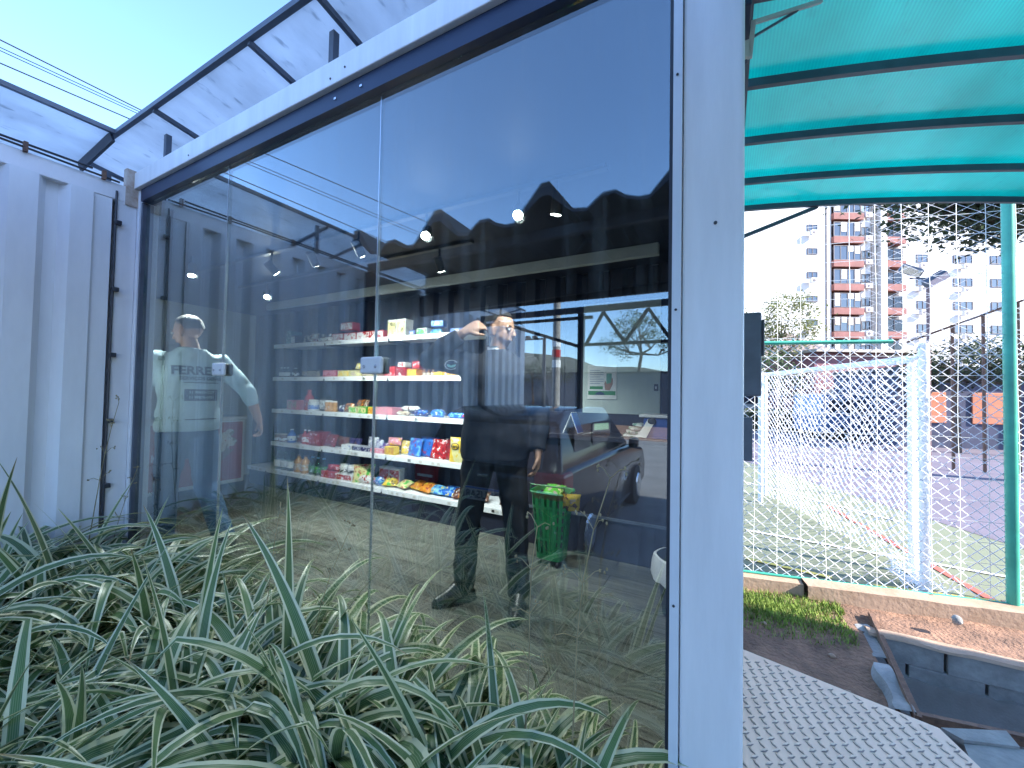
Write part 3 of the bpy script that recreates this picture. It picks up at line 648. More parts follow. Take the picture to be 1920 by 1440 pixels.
# ================================================================ trees
def leaf_mat(name, col, tr=.4):
    m, n, o = new_mat(name); tc = N(n, "ShaderNodeTexCoord"); nz = N(n, "ShaderNodeTexNoise", i_Scale=1.4, i_Detail=5)
    n.links.new(tc.outputs['Object'], nz.inputs['Vector']); cr = N(n, "ShaderNodeValToRGB"); cr.color_ramp.elements[0].color = c4(mul(col, .55)); cr.color_ramp.elements[1].color = c4(mul(col, 1.5))
    cr.color_ramp.elements[0].position = .35; cr.color_ramp.elements[1].position = .65
    n.links.new(nz.outputs[0], cr.inputs[0]); d = N(n, "ShaderNodeBsdfPrincipled", i_Roughness=.6); t = N(n, "ShaderNodeBsdfTranslucent"); mx = N(n, "ShaderNodeMixShader", i_0=tr)
    n.links.new(cr.outputs[0], d.inputs[0]); n.links.new(cr.outputs[0], t.inputs[0]); n.links.new(d.outputs[0], mx.inputs[1]); n.links.new(t.outputs[0], mx.inputs[2]); n.links.new(mx.outputs[0], o.inputs[0]); return m
LF = dict(dark=leaf_mat("dark_leaf", (.05, .07, .035)), olive=leaf_mat("olive_leaf", (.16, .17, .06)), mid=leaf_mat("mid_leaf", (.07, .12, .045)))
def tree(loc, H, blobs, nleaf, ls, mt, label, name="tree", group=None, trunk_r=.12, rng=None, lean=(0, 0)):
    """blobs: (dx,dy,z,rx,ry,rz) crown lobes relative to the foot"""
    rng = rng or random.Random(len(label)); loc = Vector(loc); t = thing(name, label, "tree", loc, group)
    tr_ = MB(); z0 = min(b[2]-b[5]*.4 for b in blobs); top = Vector((lean[0], lean[1], z0))
    pts = [loc+Vector((lean[0]*s*s, lean[1]*s*s, z0*s))+noise.noise_vector(Vector((s*3, loc.x, 0)))*.12*s for s in (0, .25, .5, .75, 1)]
    tr_.tube(pts, [trunk_r, trunk_r*.85, trunk_r*.75, trunk_r*.68, trunk_r*.6], 8)
    for b in blobs:
        e_ = loc+Vector((b[0], b[1], b[2])); s_ = pts[-1]; mid = s_.lerp(e_, .5)+Vector((0, 0, -.12*(e_-s_).length))
        tr_.tube([s_, mid, e_], [trunk_r*.5, trunk_r*.3, trunk_r*.1], 6)
        for k in range(4):
            e2 = e_+Vector((rng.uniform(-1, 1)*b[3], rng.uniform(-1, 1)*b[4], rng.uniform(-.6, .9)*b[5])); tr_.tube([mid, mid.lerp(e2, .5)+Vector((0, 0, .05)), e2], [trunk_r*.22, trunk_r*.13, trunk_r*.04], 5)
    tr_.build("trunk", M['bark'], t, smooth=True)
    q = MB(); vol = sum(b[3]*b[4]*b[5] for b in blobs)
    for b in blobs:
        k = int(nleaf*b[3]*b[4]*b[5]/vol); ncl = max(5, k//26)
        for c in range(ncl):
            while True:
                u = Vector((rng.uniform(-1, 1), rng.uniform(-1, 1), rng.uniform(-1, 1)))
                if .25 < u.length < 1: break
            cc = loc+Vector((b[0]+u.x*b[3], b[1]+u.y*b[4], b[2]+u.z*b[5])); cr_ = ls*rng.uniform(2.0, 4.2)
            for _ in range(26):
                p = cc+Vector((rng.gauss(0, 1), rng.gauss(0, 1), rng.gauss(0, .6)))*cr_*.55
                d = Vector((rng.uniform(-1, 1), rng.uniform(-1, 1), rng.uniform(-.7, .5))).normalized(); s = d.cross(Vector((rng.uniform(-1, 1), rng.uniform(-1, 1), 1))).normalized()
                l_ = ls*rng.uniform(.6, 1.2); q.add([p, p+d*l_*.5+s*l_*.28, p+d*l_, p+d*l_*.5-s*l_*.28], [(0, 1, 2, 3)])
    q.build("crown", LF[mt], t); return t

def gr(p, z=0): return Vector((p.x, p.y, z))
b0 = gr(at(1465, 700, Y=26)); tree(b0, 7, [(0, 0, 6.3, 1.5, 1.3, 1.3), (-.9, 0, 5.2, 1.2, 1.2, 1.1), (1.0, .2, 5.4, .9, .9, .8), (.2, 0, 4.4, 1.1, 1.0, .7)], 3600, .17, 'olive', "olive green tree in front of the tower beside the shop post")
b0 = gr(at(1440, 740, Y=18)); tree(b0, 4, [(0, 0, 2.9, .9, .8, .7), (.5, 0, 2.3, .6, .6, .5)], 1500, .12, 'mid', "small green tree seen below the olive tree across the court", trunk_r=.07)
b0 = gr(at(1990, 500, Y=13)); tree(b0, 8, [(-.3, 0, 6.6, 1.6, 1.4, 1.2), (-1.9, .1, 6.7, 1.2, 1.0, .8), (-1.1, -.2, 5.9, 1.0, .9, .7), (-2.9, 0, 7.4, .9, .9, .6), (1.3, 0, 6.4, 1.4, 1.2, 1.2)], 11000, .16, 'dark', "tall dark tree whose branches hang over the court fence at the upper right", trunk_r=.2)
for i, (px, w_, lab) in enumerate(((1795, 1.5, "low dark bushy tree right of the lamp pole"), (1905, 2.0, "broad dark bushy tree behind the green fence post"))):
    b0 = gr(at(px, 700, Y=19)); tree(b0, 5, [(0, 0, 3.1, w_, 1.2, .8), (-w_*.6, 0, 2.7, w_*.5, .9, .6), (w_*.7, 0, 3.4, w_*.5, .9, .7)], 3000, .13, 'dark', lab, trunk_r=.1, rng=random.Random(i+4))

# ================================================================ tower
TR = Vector((cos(YAW), sin(YAW), 0)); TF = Vector((-sin(YAW), cos(YAW), 0)); D = 50.0; K_ = D/F_PX
tw = thing("apartment_tower", "tall white apartment tower with brick red balcony bands behind the court", "building", EYE+TF*D+TR*45-Vector((0, 0, 1.75)))
TM = Matrix(((TR.x, TF.x, 0, TF.x*D), (TR.y, TF.y, 0, TF.y*D), (0, 0, 1, 0), (0, 0, 0, 1)))
def L(px): return (px-960)*K_
def Zp(py, px=1640): return 1.75+(738+(px-960)*.0178-py)*K_
def tb(nm, mt, *bxs, b=0):
    q = MB()
    for bx in bxs: q.box(*bx, b=b)
    q.xf(TM); return q.build(nm, mt, tw)
HT = 42; Z0 = Zp(634); FH = 45.2*K_
tb("white_wing", M['brickw'], (L(1330), L(1556), 0, 12, 0, HT), (L(1702), L(1990), 1.2, 12, 0, HT-3))
tb("white_column", M['brickw'], (L(1618), L(1641), .5, 12, 0, HT), (L(1651), L(1663), -.2, 12, 0, HT), (L(1556)+.02, L(1563), .3, 12, 0, HT))
tb("beige_column", M['beige'], (L(1641)+.01, L(1651)-.01, .35, 12, 0, HT))
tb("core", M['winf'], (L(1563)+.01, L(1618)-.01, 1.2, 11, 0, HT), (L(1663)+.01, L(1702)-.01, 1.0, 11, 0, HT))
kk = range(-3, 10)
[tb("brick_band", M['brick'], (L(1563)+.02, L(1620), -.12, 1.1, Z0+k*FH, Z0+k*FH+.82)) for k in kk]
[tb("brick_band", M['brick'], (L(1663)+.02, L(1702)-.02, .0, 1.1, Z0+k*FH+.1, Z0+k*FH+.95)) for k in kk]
proto = {}
def win(px0, px1, z0, z1, y, glass, nm="window", n_=2):
    key = (round(px1-px0), glass is GLL, n_, round(z1-z0, 1))
    c = TM @ Vector(((L(px0)+L(px1))/2, y, z0)); w_ = (L(px1)-L(px0)); 
    if key in proto:
        s = proto[key]; o_ = s.copy(); COL.objects.link(o_); o_.location = c-WL(tw)
        for ch in s.children: d = ch.copy(); COL.objects.link(d); d.parent = o_
        return
    h = z1-z0; f = .07; q = MB()
    for (a, b_, c_, d_) in [(-w_/2, w_/2, 0, f), (-w_/2, w_/2, h-f, h), (-w_/2, -w_/2+f, f, h-f), (w_/2-f, w_/2, f, h-f)]+[(-w_/2+w_*i/n_-f/2, -w_/2+w_*i/n_+f/2, f, h-f) for i in range(1, n_)]: q.box(a, b_, -.06, .04, c_, d_)
    RM = Matrix.Translation(c) @ Matrix.Rotation(YAW, 4, 'Z'); q.xf(RM)
    me = q; o_ = None
    org = c; mb = me
    o_ = mb.build(nm, M['winf'], None, loc=c); o_.parent = tw; o_.location = c-WL(tw)
    g_ = bb(-w_/2+f, w_/2-f, -.01, .01, f, h-f).xf(RM).build("pane", glass, o_); proto[key] = o_
for k in kk:
    z = Z0+k*FH
    win(1565, 1617, z+.9, z+2.75, .1, GLD, n_=4)
    RB = random.Random(k+50)
    for u in range(4):
        if RB.random() < .6: xa = L(1565)+.12+u*.855; tb('blind', M['beige'] if RB.random() < .4 else M['acw'], (xa, xa+.62, .02, .06, z+.95+RB.uniform(0, 1.1), z+2.68)); win(1622, 1638, z+1.2, z+2.3, .47, GLL); win(1666, 1700, z+1.0, z+2.6, .4, GLD, n_=2)
    win(1514, 1533, z+1.5, z+2.3, -.04, GLD); 
    if k < 4: win(1739, 1760, z+1.1, z+2.2, 1.16, GLD); win(1810, 1846, z+1.1, z+2.2, 1.16, GLD, n_=3); win(1882, 1918, z+1.1, z+2.2, 1.16, GLD, n_=3)
acp = None
for k in kk:
    for (px, dz, y) in ((1630, .35, .05), (1521, .75, -.5), (1745, .3, .75), (1827, .25, .75)):
        if px > 1700 and k > 3: continue
        if px == 1521 and k % 2: continue
        c = TM @ Vector((L(px), y, Z0+k*FH+dz))
        if acp is None:
            q = bb(-.42, .42, -.2, .2, 0, .6, b=.03); s0 = len(q.v); q.lathe([(.2, 0), (.21, .02), (.05, .03)], (0, 0, 0), 12, mi=1)
            for i in range(s0, len(q.v)): v = q.v[i]; q.v[i] = Vector((v.x-.08, -.2-v.z, v.y+.3))
            q.xf(Matrix.Translation(c) @ Matrix.Rotation(YAW, 4, 'Z')); acp = q.build("air_conditioner", [M['acw'], M['winf']], None, loc=c); acp.parent = tw; acp.location = c-WL(tw)
        else: d = acp.copy(); COL.objects.link(d); d.location = c-WL(tw)
tb("downpipe", M['winf'], (L(1549), L(1551), -.1, -.02, 2, HT))
tb("roof_parapet", M['beige'], (L(1328), L(1704), -.1, 12.1, HT, HT+.6))

# ================================================================ low buildings beyond the court
lb = thing("low_building", "low white building with a sloping reddish roof beyond the court", "building", gr(at(1530, 760, Y=32)))
c = gr(at(1530, 760, Y=32)); RM = Matrix.Translation(c) @ Matrix.Rotation(YAW, 4, 'Z')
bb(-6, 1.6, 0, 6, 0, 4.3).xf(RM).build("wall", M['brickw'], lb)
MB().prism([(-6.4, 4.32), (2.0, 4.32), (2.0, 4.5), (-2.2, 6.0), (-6.4, 4.5)], -.4, 6.4, axis='Y').xf(RM).build("roof", PM("old_roof_tiles", (.33, .26, .24), .9, var=.2), lb)
for x in (-4.4, -2.2, .2): bb(x-.6, x+.6, -.05, .03, 1.4, 2.5).xf(RM).build("window", GLD, lb)
l2 = thing("wall_building", "long low dark wall building with orange panels beyond the court at the right", "building", gr(at(1830, 760, Y=21)))
c = gr(at(1830, 760, Y=21)); RM = Matrix.Translation(c) @ Matrix.Rotation(YAW*.6, 4, 'Z')
bb(-2.5, 6, 0, 4, 0, 2.9).xf(RM).build("wall", PM("dark_blue_grey_wall", (.07, .075, .13), .8, var=.3, vs=1), l2)
for x in (-2.2, -.15, 1.5): bb(x, x+1.25, -.05, -.005, .95, 2.1, b=.02).xf(RM).build("panel", M['orange'], l2)
bb(2.9, 3.9, -.6, -.01, 0, 2.7).xf(RM).build("blue_bay", M['bluew'], l2)
bb(-2.6, 6.1, -.3, 4.1, 2.91, 3.05).xf(RM).build("roof", M['fibre'], l2)
l3 = thing("red_pavilion", "red brown pavilion behind the goal net across the court", "building", gr(at(1630, 760, Y=27)))
c = gr(at(1632, 760, Y=27)); RM = Matrix.Translation(c) @ Matrix.Rotation(YAW, 4, 'Z')
bb(-2.9, 3.2, 0, 4, 0, 4.2).xf(RM).build("wall", PM("wine_red_wall", (.22, .09, .10), .85, var=.2, vs=.8), l3)
bb(-2.5, 1.4, -.05, -.005, .4, 2.3).xf(RM).build("opening", M['steel'], l3)
bb(-3.1, 3.4, -.4, 4.2, 4.21, 4.36).xf(RM).build("roof", M['beige'], l3)
q = MB(); RH = random.Random(5)
hd = thing("hedge", "low dark hedge along the far edge of the court", "hedge", gr(at(1560, 800, Y=25)))
A = gr(at(1380, 800, Y=25)); B = gr(at(1745, 800, Y=24))
for i in range(5200):
    p = A.lerp(B, RH.random())+Vector((0, RH.uniform(-.35, .35), RH.uniform(.05, 1.15))); d = Vector((RH.uniform(-1, 1), RH.uniform(-1, 1), RH.uniform(-.3, 1))).normalized(); s = d.cross(Vector((RH.uniform(-1, 1), 1, .2))).normalized()
    l_ = .16; q.add([p, p+d*l_*.5+s*l_*.3, p+d*l_, p+d*l_*.5-s*l_*.3], [(0, 1, 2, 3)])
q.build("foliage", LF['dark'], hd)
MB().bar(A+Vector((0, 0, .2)), B+Vector((0, 0, .2)), .3, .9).build("stems", M['bark'], hd)
# parked van behind the goal
va = thing("parked_van", "blue grey van parked beyond the far court edge, seen through the net", "van", gr(at(1600, 790, Y=23)))
c = gr(at(1605, 790, Y=23.2)); RM = Matrix.Translation(c) @ Matrix.Rotation(YAW, 4, 'Z')
vb = MB().prism([(-2.2, .35), (2.2, .35), (2.25, 1.0), (1.5, 1.15), (1.0, 1.95), (-2.15, 1.98), (-2.25, 1.1)], -.85, .85, axis='Y').xf(RM); vb.build("body", PM("van_blue_grey", (.13, .2, .36), .25), va)
for x in (-1.4, 1.4):
    for y in (-.86, .70):
        q = MB().lathe([(.2, 0), (.31, .02), (.31, .14), (.2, .16)], (0, 0, 0), 16).xf(RM @ Matrix.Translation((x, y+.16, .32)) @ Matrix.Rotation(pi/2, 4, 'X')); q.build("wheel", M['tyre'], va)
for (x0, x1) in ((-1.9, -.8), (-.7, .2), (.3, .95)): bb(x0, x1, -.862, -.852, 1.2, 1.75).xf(RM).build("window", GLD, va)
# sports light pole, railing
lp = thing("court_lamp_pole", "slim pole with two angled court floodlights beside the goal", "lamp pole", gr(at(1740, 650, Y=12)))
c = gr(at(1741, 650, Y=12)); MB().tube([c, c+Vector((0, 0, 4.45))], .035, 8).build("pole", PM("brown_pole", (.2, .12, .12), .6), lp)
for (dx, dz, a) in ((-.28, .22, .5), (.12, -.02, -.6)):
    RM = Matrix.Translation(c+Vector((dx, 0, 4.45+dz))) @ Matrix.Rotation(a, 4, 'Y') @ Matrix.Rotation(.5, 4, 'X'); fh = bb(-.2, .2, -.1, .1, -.08, .1, b=.03).xf(RM).build("floodlight", M['steel'], lp)
    bb(-.17, .17, -.106, -.101, -.06, .08).xf(RM).build("lens", M['chrome'], fh)
MB().bar(c+Vector((-.3, 0, 4.5)), c+Vector((.15, 0, 4.45)), .03).build("cross_arm", M['steel'], lp)
rl = thing("stair_railing", "dark sloping railing rising to the right beyond the court", "railing", gr(at(1800, 640, Y=14)))
MB().bar(at(1700, 642, Y=14), at(1960, 548, Y=14), .05, .05).build("rail", M['rust'], rl)
for px, py in ((1785, 609), (1843, 588), (1908, 566)): a = at(px, py, Y=14); MB().bar(gr(a), a, .05, .05).build("post", M['rust'], rl)

# ================================================================ unseen building, added to keep the shop in shade
nb = thing("added_shade_building", "unseen beige building added right of the walkway to shade the shop", "building", (10.8, -.2, 0))
bb(6.6, 15, -4.5, 4.17, 0, 10.2).build("wall", M['beige'], nb); bb(6.5, 15.1, -4.6, 4.19, 10.21, 10.4).build("roof", M['concrete'], nb)
for k in range(3):
    for j in range(3): wn = bb(6.54, 6.61, -3.6+j*2.7, -2.2+j*2.7, 1.2+k*3.1, 2.6+k*3.1).build("window", M['white'], nb); bb(6.52, 6.538, -3.5+j*2.7, -2.3+j*2.7, 1.3+k*3.1, 2.5+k*3.1).build("pane", GLD, wn)

# ================================================================ behind the camera: what the glass reflects
cp = thing("carport_roof", "grey ribbed fibre cement roof on steel posts facing the glass front", "roof", (-1.5, -1.5, 0))
prof = [(-.24, 2.955), (-.03, 3.19), (.03, 3.19), (.20, 2.97), (.30, 2.955), (.36, 3.005), (.40, 3.03), (.48, 3.03), (.54, 2.985), (.62, 2.955)]
pts = []
for k in range(-2, 4):
    for (x, z) in prof:
        X = -1.085+.925*k+x
        if -3.0 < X < 1.6: pts.append((X, z))
MB().sheet([[(X, -.42, z) for X, z in pts], [(X, -1.42, z-.02) for X, z in pts]], thick=(0, 0, .008)).build("ribbed_sheet", M['fibre'], cp)
MB().sheet([[(X, -.425, z+.002) for X, z in pts], [(X, -.415, z-.09 if z > 3.1 else z-.02) for X, z in pts]], thick=(0, .004, 0)).build("sheet_edge", M['dark'], cp)
for (a, b_, h_) in (((-2.98, -1.36, 2.70), (1.5, -1.36, 2.86), .22), ((-2.98, -2.6, 2.78), (1.5, -2.6, 2.80), .07), ((-2.98, -.62, 2.915), (1.5, -.62, 2.925), .07)): MB().bar(a, b_, .05, h_).build("beam", M['dark'], cp)
MB().box(-2.99, 1.6, -1.46, -1.43, 2.62, 3.22).build("fascia_board", M['dark'], cp)
for x in (-2.96, -1.54, 1.4): MB().bar((x, -2.6, 0), (x, -2.6, 2.74), .07).build("post", M['dark'], cp)
for x in (-2.96, 1.5): MB().bar((x, -.62, 0), (x, -.62, 2.87), .07).build("post", M['dark'], cp)
MB().bar((-2.77, -2.6, 2.74), (-1.56, -2.6, 2.34), .04).build("brace", M['dark'], cp)
MB().bar((-2.9, -2.6, 2.69), (-1.4, -2.6, 2.69), .035).build("brace", M['dark'], cp)
q = MB().bar((-1.5, -2.6, 2.36), (1.4, -2.6, 2.36), .035); nodes = [(-1.48, 2.36), (-1.27, 2.74), (-1.02, 2.37), (-.76, 2.74), (-.52, 2.37), (-.28, 2.74), (-.04, 2.37), (.2, 2.74), (.44, 2.37), (.68, 2.74), (.92, 2.37), (1.16, 2.74), (1.38, 2.37)]
for i in range(len(nodes)-1): q.bar((nodes[i][0], -2.6, nodes[i][1]), (nodes[i+1][0], -2.6, nodes[i+1][1]), .035)
q.build("lattice", M['dark'], cp)
def refl(px, py, yv): p = at(px, py, Y=yv); return Vector((p.x, 2.04-yv, p.z))
up_ = thing("utility_pole", "tall grey concrete utility pole with small stickers across the yard", "pole", gr(refl(1043, 700, 9)))
c = gr(refl(1043, 700, 9)); MB().tube([c, c+Vector((0, 0, 6.0))], [.11, .08], 10).build("pole", M['concrete'], up_, smooth=True)
MB().bar(c+Vector((-.7, 0, 5.5)), c+Vector((.7, 0, 5.5)), .08).build("cross_arm", M['dark'], up_)
for z, mt in ((3.0, 'white'), (2.75, 'red'), (2.5, 'white')): MB().tube([c+Vector((0, 0, z-.09)), c+Vector((0, 0, z+.09))], .109, 10).build("sticker", M[mt], up_)
wi = [("upper", [(16, 6.5), (9, 6.2), (2.57, 6.05), (1.22, 6.06), (-2.26, 6.38), (-7.73, 6.98), (-18, 8.6)]), ("middle", [(16, 6.7), (9, 6.3), (2.5, 5.97), (1.2, 5.925), (-1.9, 6.01), (-7.1, 6.42), (-18, 8.0)]), ("lowest", [(16, 6.7), (9, 6.2), (2.44, 5.83), (1.23, 5.77), (-1.6, 5.66), (-6.2, 5.78), (-18, 7.4)]), ("twin middle", [(16, 6.75), (9, 6.36), (2.5, 6.01), (1.2, 5.965), (-1.9, 6.07), (-7.1, 6.50), (-18, 8.1)])]
for nm, ps in wi:
    q = MB().tube([(-8, y, z) for y, z in ps], .010 if nm in ("upper", "lowest") else .007, 5); tag(q.build("overhead_wire", M['black']), nm+" of the overhead wires crossing the blue sky behind the white container", "wire", "overhead wires")
for y, z in ((16, 6.8), (-18, 8.6)): 
    p_ = thing("wire_pole", ("near" if y < 0 else "far")+" concrete pole carrying the overhead wires", "pole", (-8.1, y, 0)); MB().tube([(-8.1, y, 0), (-8.1, y, z+.3)], [.13, .09], 10).build("pole", M['concrete'], p_); MB().bar((-8.1, y-.01, z-.6), (-8.02, y-.01, z+.1), .05).build("bracket", M['dark'], p_)
c = gr(refl(1020, 700, 14)); sl_ = thing("street_lamp", "dark street lamp with two flat heads on one arm", "street lamp", c)
MB().tube([c, c+Vector((0, 0, 3.9))], [.09, .07], 8).build("pole", M['dark'], sl_); MB().bar(c+Vector((.05, 0, 3.9)), c+Vector((-.85, 0, 3.9)), .06).build("arm", M['dark'], sl_)
for x in (-.4, -.7): MB().ell((0, 0, 0), (.12, .12, .07)).xf(Matrix.Translation(c+Vector((x, 0, 3.98)))).build("lamp_head", M['dark'], sl_)
# hills
rowsh = []
for j in range(9):
    r_ = []
    for i in range(70):
        x = -620+i*12; y = -300-j*30
        ridge = 6+46*math.exp(-((x+215)/95)**2)+22*math.exp(-((x+60)/90)**2)+noise.noise(Vector((x*.02, j, 0)))*7+noise.noise(Vector((x*.09, j, 0)))*2
        r_.append((x, y, -3+ridge*sin(pi*min(1, j/4)/2)))
    rowsh.append(r_)
tag(MB().sheet(rowsh).build("hills", M['hill'], smooth=True, loc=(0, 0, 0)), kind='structure')
pw = thing("perimeter_wall", "dark rendered perimeter wall along the street behind the car", "wall", (-10, -22, 0)); bb(-34, 5, -22.2, -22, 0, 3.1).build("wall", M['steel'], pw); bb(-34, 5, -22.25, -21.95, 3.11, 3.2).build("coping", M['dark'], pw)
c = gr(refl(1190, 700, 26)); tree(c, 7, [(0, 0, 6.0, 1.6, 1.5, .7), (-1.2, 0, 5.2, 1.1, 1.1, .6), (1.5, 0, 5.4, 1.3, 1.2, .6), (.3, .2, 6.6, 1.4, 1.2, .5), (2.4, 0, 4.7, 1.0, 1.0, .5), (-.6, 0, 4.6, .8, .8, .4)], 4200, .14, 'mid', "spreading flat topped tree beyond the perimeter wall, reflected in the glass", lean=(.4, 0), trunk_r=.16)
c = gr(refl(1000, 700, 21)); tree(c, 4, [(0, 0, 3.0, .9, .9, .5), (1.4, 0, 2.9, .9, .9, .45)], 1400, .13, 'dark', "low dark tree crowns just above the perimeter wall", trunk_r=.08)
# car
car = thing("parked_car", "black hatchback parked under the ribbed roof with its tail towards the glass", "car", (-2.1, -3.4, 0))
cy = -1.30; cxm = -2.1; hw = .84
def cv(nm, poly, w0, w1, mt, bev=.06, par=car):
    q = MB().prism(poly, cxm-w0, cxm+w0, axis='X')
    if w1 != w0:
        for v in q.v:
            if v.z > 1.05: v.x = cxm+(v.x-cxm)*(1-(v.z-1.05)*(1-w1/w0)/.5)
    return evalmods(q, nm, [('BEVEL', dict(width=bev, segments=3, limit_method='ANGLE')), ('SUBSURF', dict(levels=0))], mt, par)
cv("body", [(cy, .32), (cy+.0, .60), (cy-.03, .98), (cy-.22, 1.06), (cy-2.9, 1.02), (cy-3.95, .86), (cy-4.15, .6), (cy-4.12, .3), (cy-3.6, .22), (cy-.4, .22)], hw, hw, M['carp'])
cv("cabin", [(cy-.04, 1.0), (cy-.26, 1.5), (cy-.55, 1.6), (cy-2.0, 1.60), (cy-2.9, 1.02)], hw-.03, hw-.16, M['carp'], .05)
bb(cxm-.62, cxm+.62, -.004, .004, 0, .42).xf(Matrix.Translation((0, cy-.045, 1.06)) @ Matrix.Rotation(radians(22), 4, 'X')).build("rear_window", GLD, car)
bb(cxm-.80, cxm+.80, cy-.02, cy+.07, .30, .56, b=.03).build("bumper", M['carp'], car)
for s in (-1, 1):
    tl = bb(cxm+s*.56, cxm+s*.86, cy-.25, cy+.022, .80, 1.04, b=.03).build("tail_light", M['redl'], car)
    bb(cxm+s*.60, cxm+s*.80, cy+.022, cy+.027, .86, .885).build("reflector", M['white'], tl)
    q = bb(cxm+s*(hw+.02), cxm+s*(hw+.15), cy-2.75, cy-2.6, 1.0, 1.14, b=.03); q.build("mirror", M['carp'], car)
    for y in (cy-.75, cy-3.35):
        q = MB().lathe([(.19, 0), (.31, .015), (.325, .06), (.325, .16), (.31, .2), (.19, .21)], (0, 0, 0), 22).xf(Matrix.Translation((cxm+s*(hw-.02)-(.0 if s > 0 else 0), y, .33)) @ Matrix.Rotation(s*pi/2, 4, 'Y') @ Matrix.Translation((0, 0, -.17))); wh = q.build("wheel", M['tyre'], car)
        MB().lathe([(.19, 0), (.17, .02), (.05, .03)], (0, 0, 0), 16).xf(Matrix.Translation((cxm+s*(hw+.025), y, .33)) @ Matrix.Rotation(s*pi/2, 4, 'Y')).build("rim", M['chrome'], wh)
    for k, (y0, y1) in enumerate(((cy-1.05, cy-.5), (cy-1.9, cy-1.12))): bb(cxm+s*(hw-.085), cxm+s*(hw-.07), y0, y1, 1.10, 1.44).build("side_window", GLD, car)
pl = bb(cxm-.2, cxm+.2, cy+.0, cy+.012, .70, .83, b=.004).build("licence_plate", M['plate'], car)
lettering(MB(), "OUU5A81", .105, (cxm, cy+.0135, .755), (-1, 0, 0), (0, 0, 1), bold=.002).build("plate_lettering", M['black'], pl)
bb(cxm-.2, cxm+.2, cy+.0122, cy+.0135, .812, .828).build("plate_band", M['blue'], pl)
bb(cxm-.06, cxm+.06, cy-.02, cy-.005, .93, .955, b=.004).build("badge_strip", M['chrome'], car)
# ================================================================ shelving
SHZ = [2.325, 1.911, 1.505, 1.09, .738]        # top faces of the shelves
sh = thing("shelving_unit", "long dark wall shelving unit with five white edged shelves of snacks", "shelving", (-3.6, 3.2, FLO))
YS = 3.05
for i, z in enumerate(SHZ):
    x0, x1 = ((-5.12, -2.13) if i < 4 else (-5.62, -1.55)); cuts = [x0, -4.11, -3.10, x1] if i < 4 else [x0, -5.19, -4.16, -3.15, -2.15, x1]
    for a, b_ in zip(cuts[:-1], cuts[1:]):
        s_ = bb(a+.006, b_-.006, YS+.004, YS+.37, z-.022, z).build("shelf", M['white'], sh)
        bb(a+.008, b_-.008, YS-.012, YS+.003, z-.045, z+.004, b=.002).build("price_rail", PM("white_rail", (.82, .83, .84), .3, var=.03), s_)
        q = MB(); RR = random.Random(int(a*100)+i)
        for k in range(RR.randint(3, 6)): xx = RR.uniform(a+.08, b_-.12); q.box(xx, xx+.035, YS-.0135, YS-.0125, z-.034, z-.010)
        q.build("price_tags", M['offw'], s_)
    for c_ in cuts[1:-1]: bb(c_-.005, c_+.005, YS-.02, YS+.3, z-.06, z-.0225 if i < 4 else z-.03).build("bracket", M['dark'], sh)
for x in (-5.12, -4.11, -3.10, -2.13): bb(x-.02, x+.02, 3.405, 3.422, FLO, 2.65).build("upright", M['dark'], sh)
bb(-5.62, -1.55, YS+.02, YS+.04, FLO, .69).build("kick_panel", M['navy'], sh)

# ================================================================ goods on the shelves
def px_x(px, shelf): return at(px, {0: 640, 1: 705, 2: 785, 3: 860, 4: 920}[shelf], Y=YS+.06).x
def ppm(px): return 145+(px-516)*55/354
W_ = (.75, .76, .74)
COLS = dict(red=(.45, .02, .025), dred=(.22, .015, .02), yel=(.72, .50, .04), lyel=(.68, .62, .28), blu=(.02, .13, .50), lblu=(.15, .42, .62), nav=(.025, .03, .12), wht=W_, blk=(.02, .02, .025), brn=(.16, .07, .035), org=(.62, .22, .03),
            grn=(.10, .45, .06), dgrn=(.03, .12, .06), pnk=(.65, .25, .30), pur=(.12, .04, .25), sil=(.42, .44, .52), bei=(.45, .38, .28), cho=(.13, .05, .03), teal=(.04, .16, .15), amb=(.50, .24, .04))
SN = ["top", "second", "third", "fourth", "bottom"]
def carton(x0, x1, d, h, z, y, c1, c2, c3, par, txt=None, tc_='wht', rot=0):
    cx = (x0+x1)/2; q = bb(x0, x1, y, y+d, z, z+h, b=.004); RM = Matrix.Translation((cx, y+d/2, 0)) @ Matrix.Rotation(rot, 4, 'Z') @ Matrix.Translation((-cx, -y-d/2, 0)); q.xf(RM)
    q.build("box", PRINT(COLS[c1], mul(COLS[c1], .8), mul(COLS[c1], 1.1), 9), par)
    f = bb(x0+.006, x1-.006, y-.0018, y-.0004, z+h*.14, z+h*.88).xf(RM); f.build("front_print", PRINT(COLS[c2], COLS[c1], COLS[c3], 26), par)
    if txt: lettering(MB(), txt, h*.62, (cx, y-.0025, z+h*.5), (1, 0, 0), (0, 0, 1), bold=.0015, sx=min(1.1, (x1-x0)*.9/(h*.62*.68*len(txt)))).xf(RM).build("lettering", PM("print_"+tc_, COLS[tc_], .5, var=0), par)
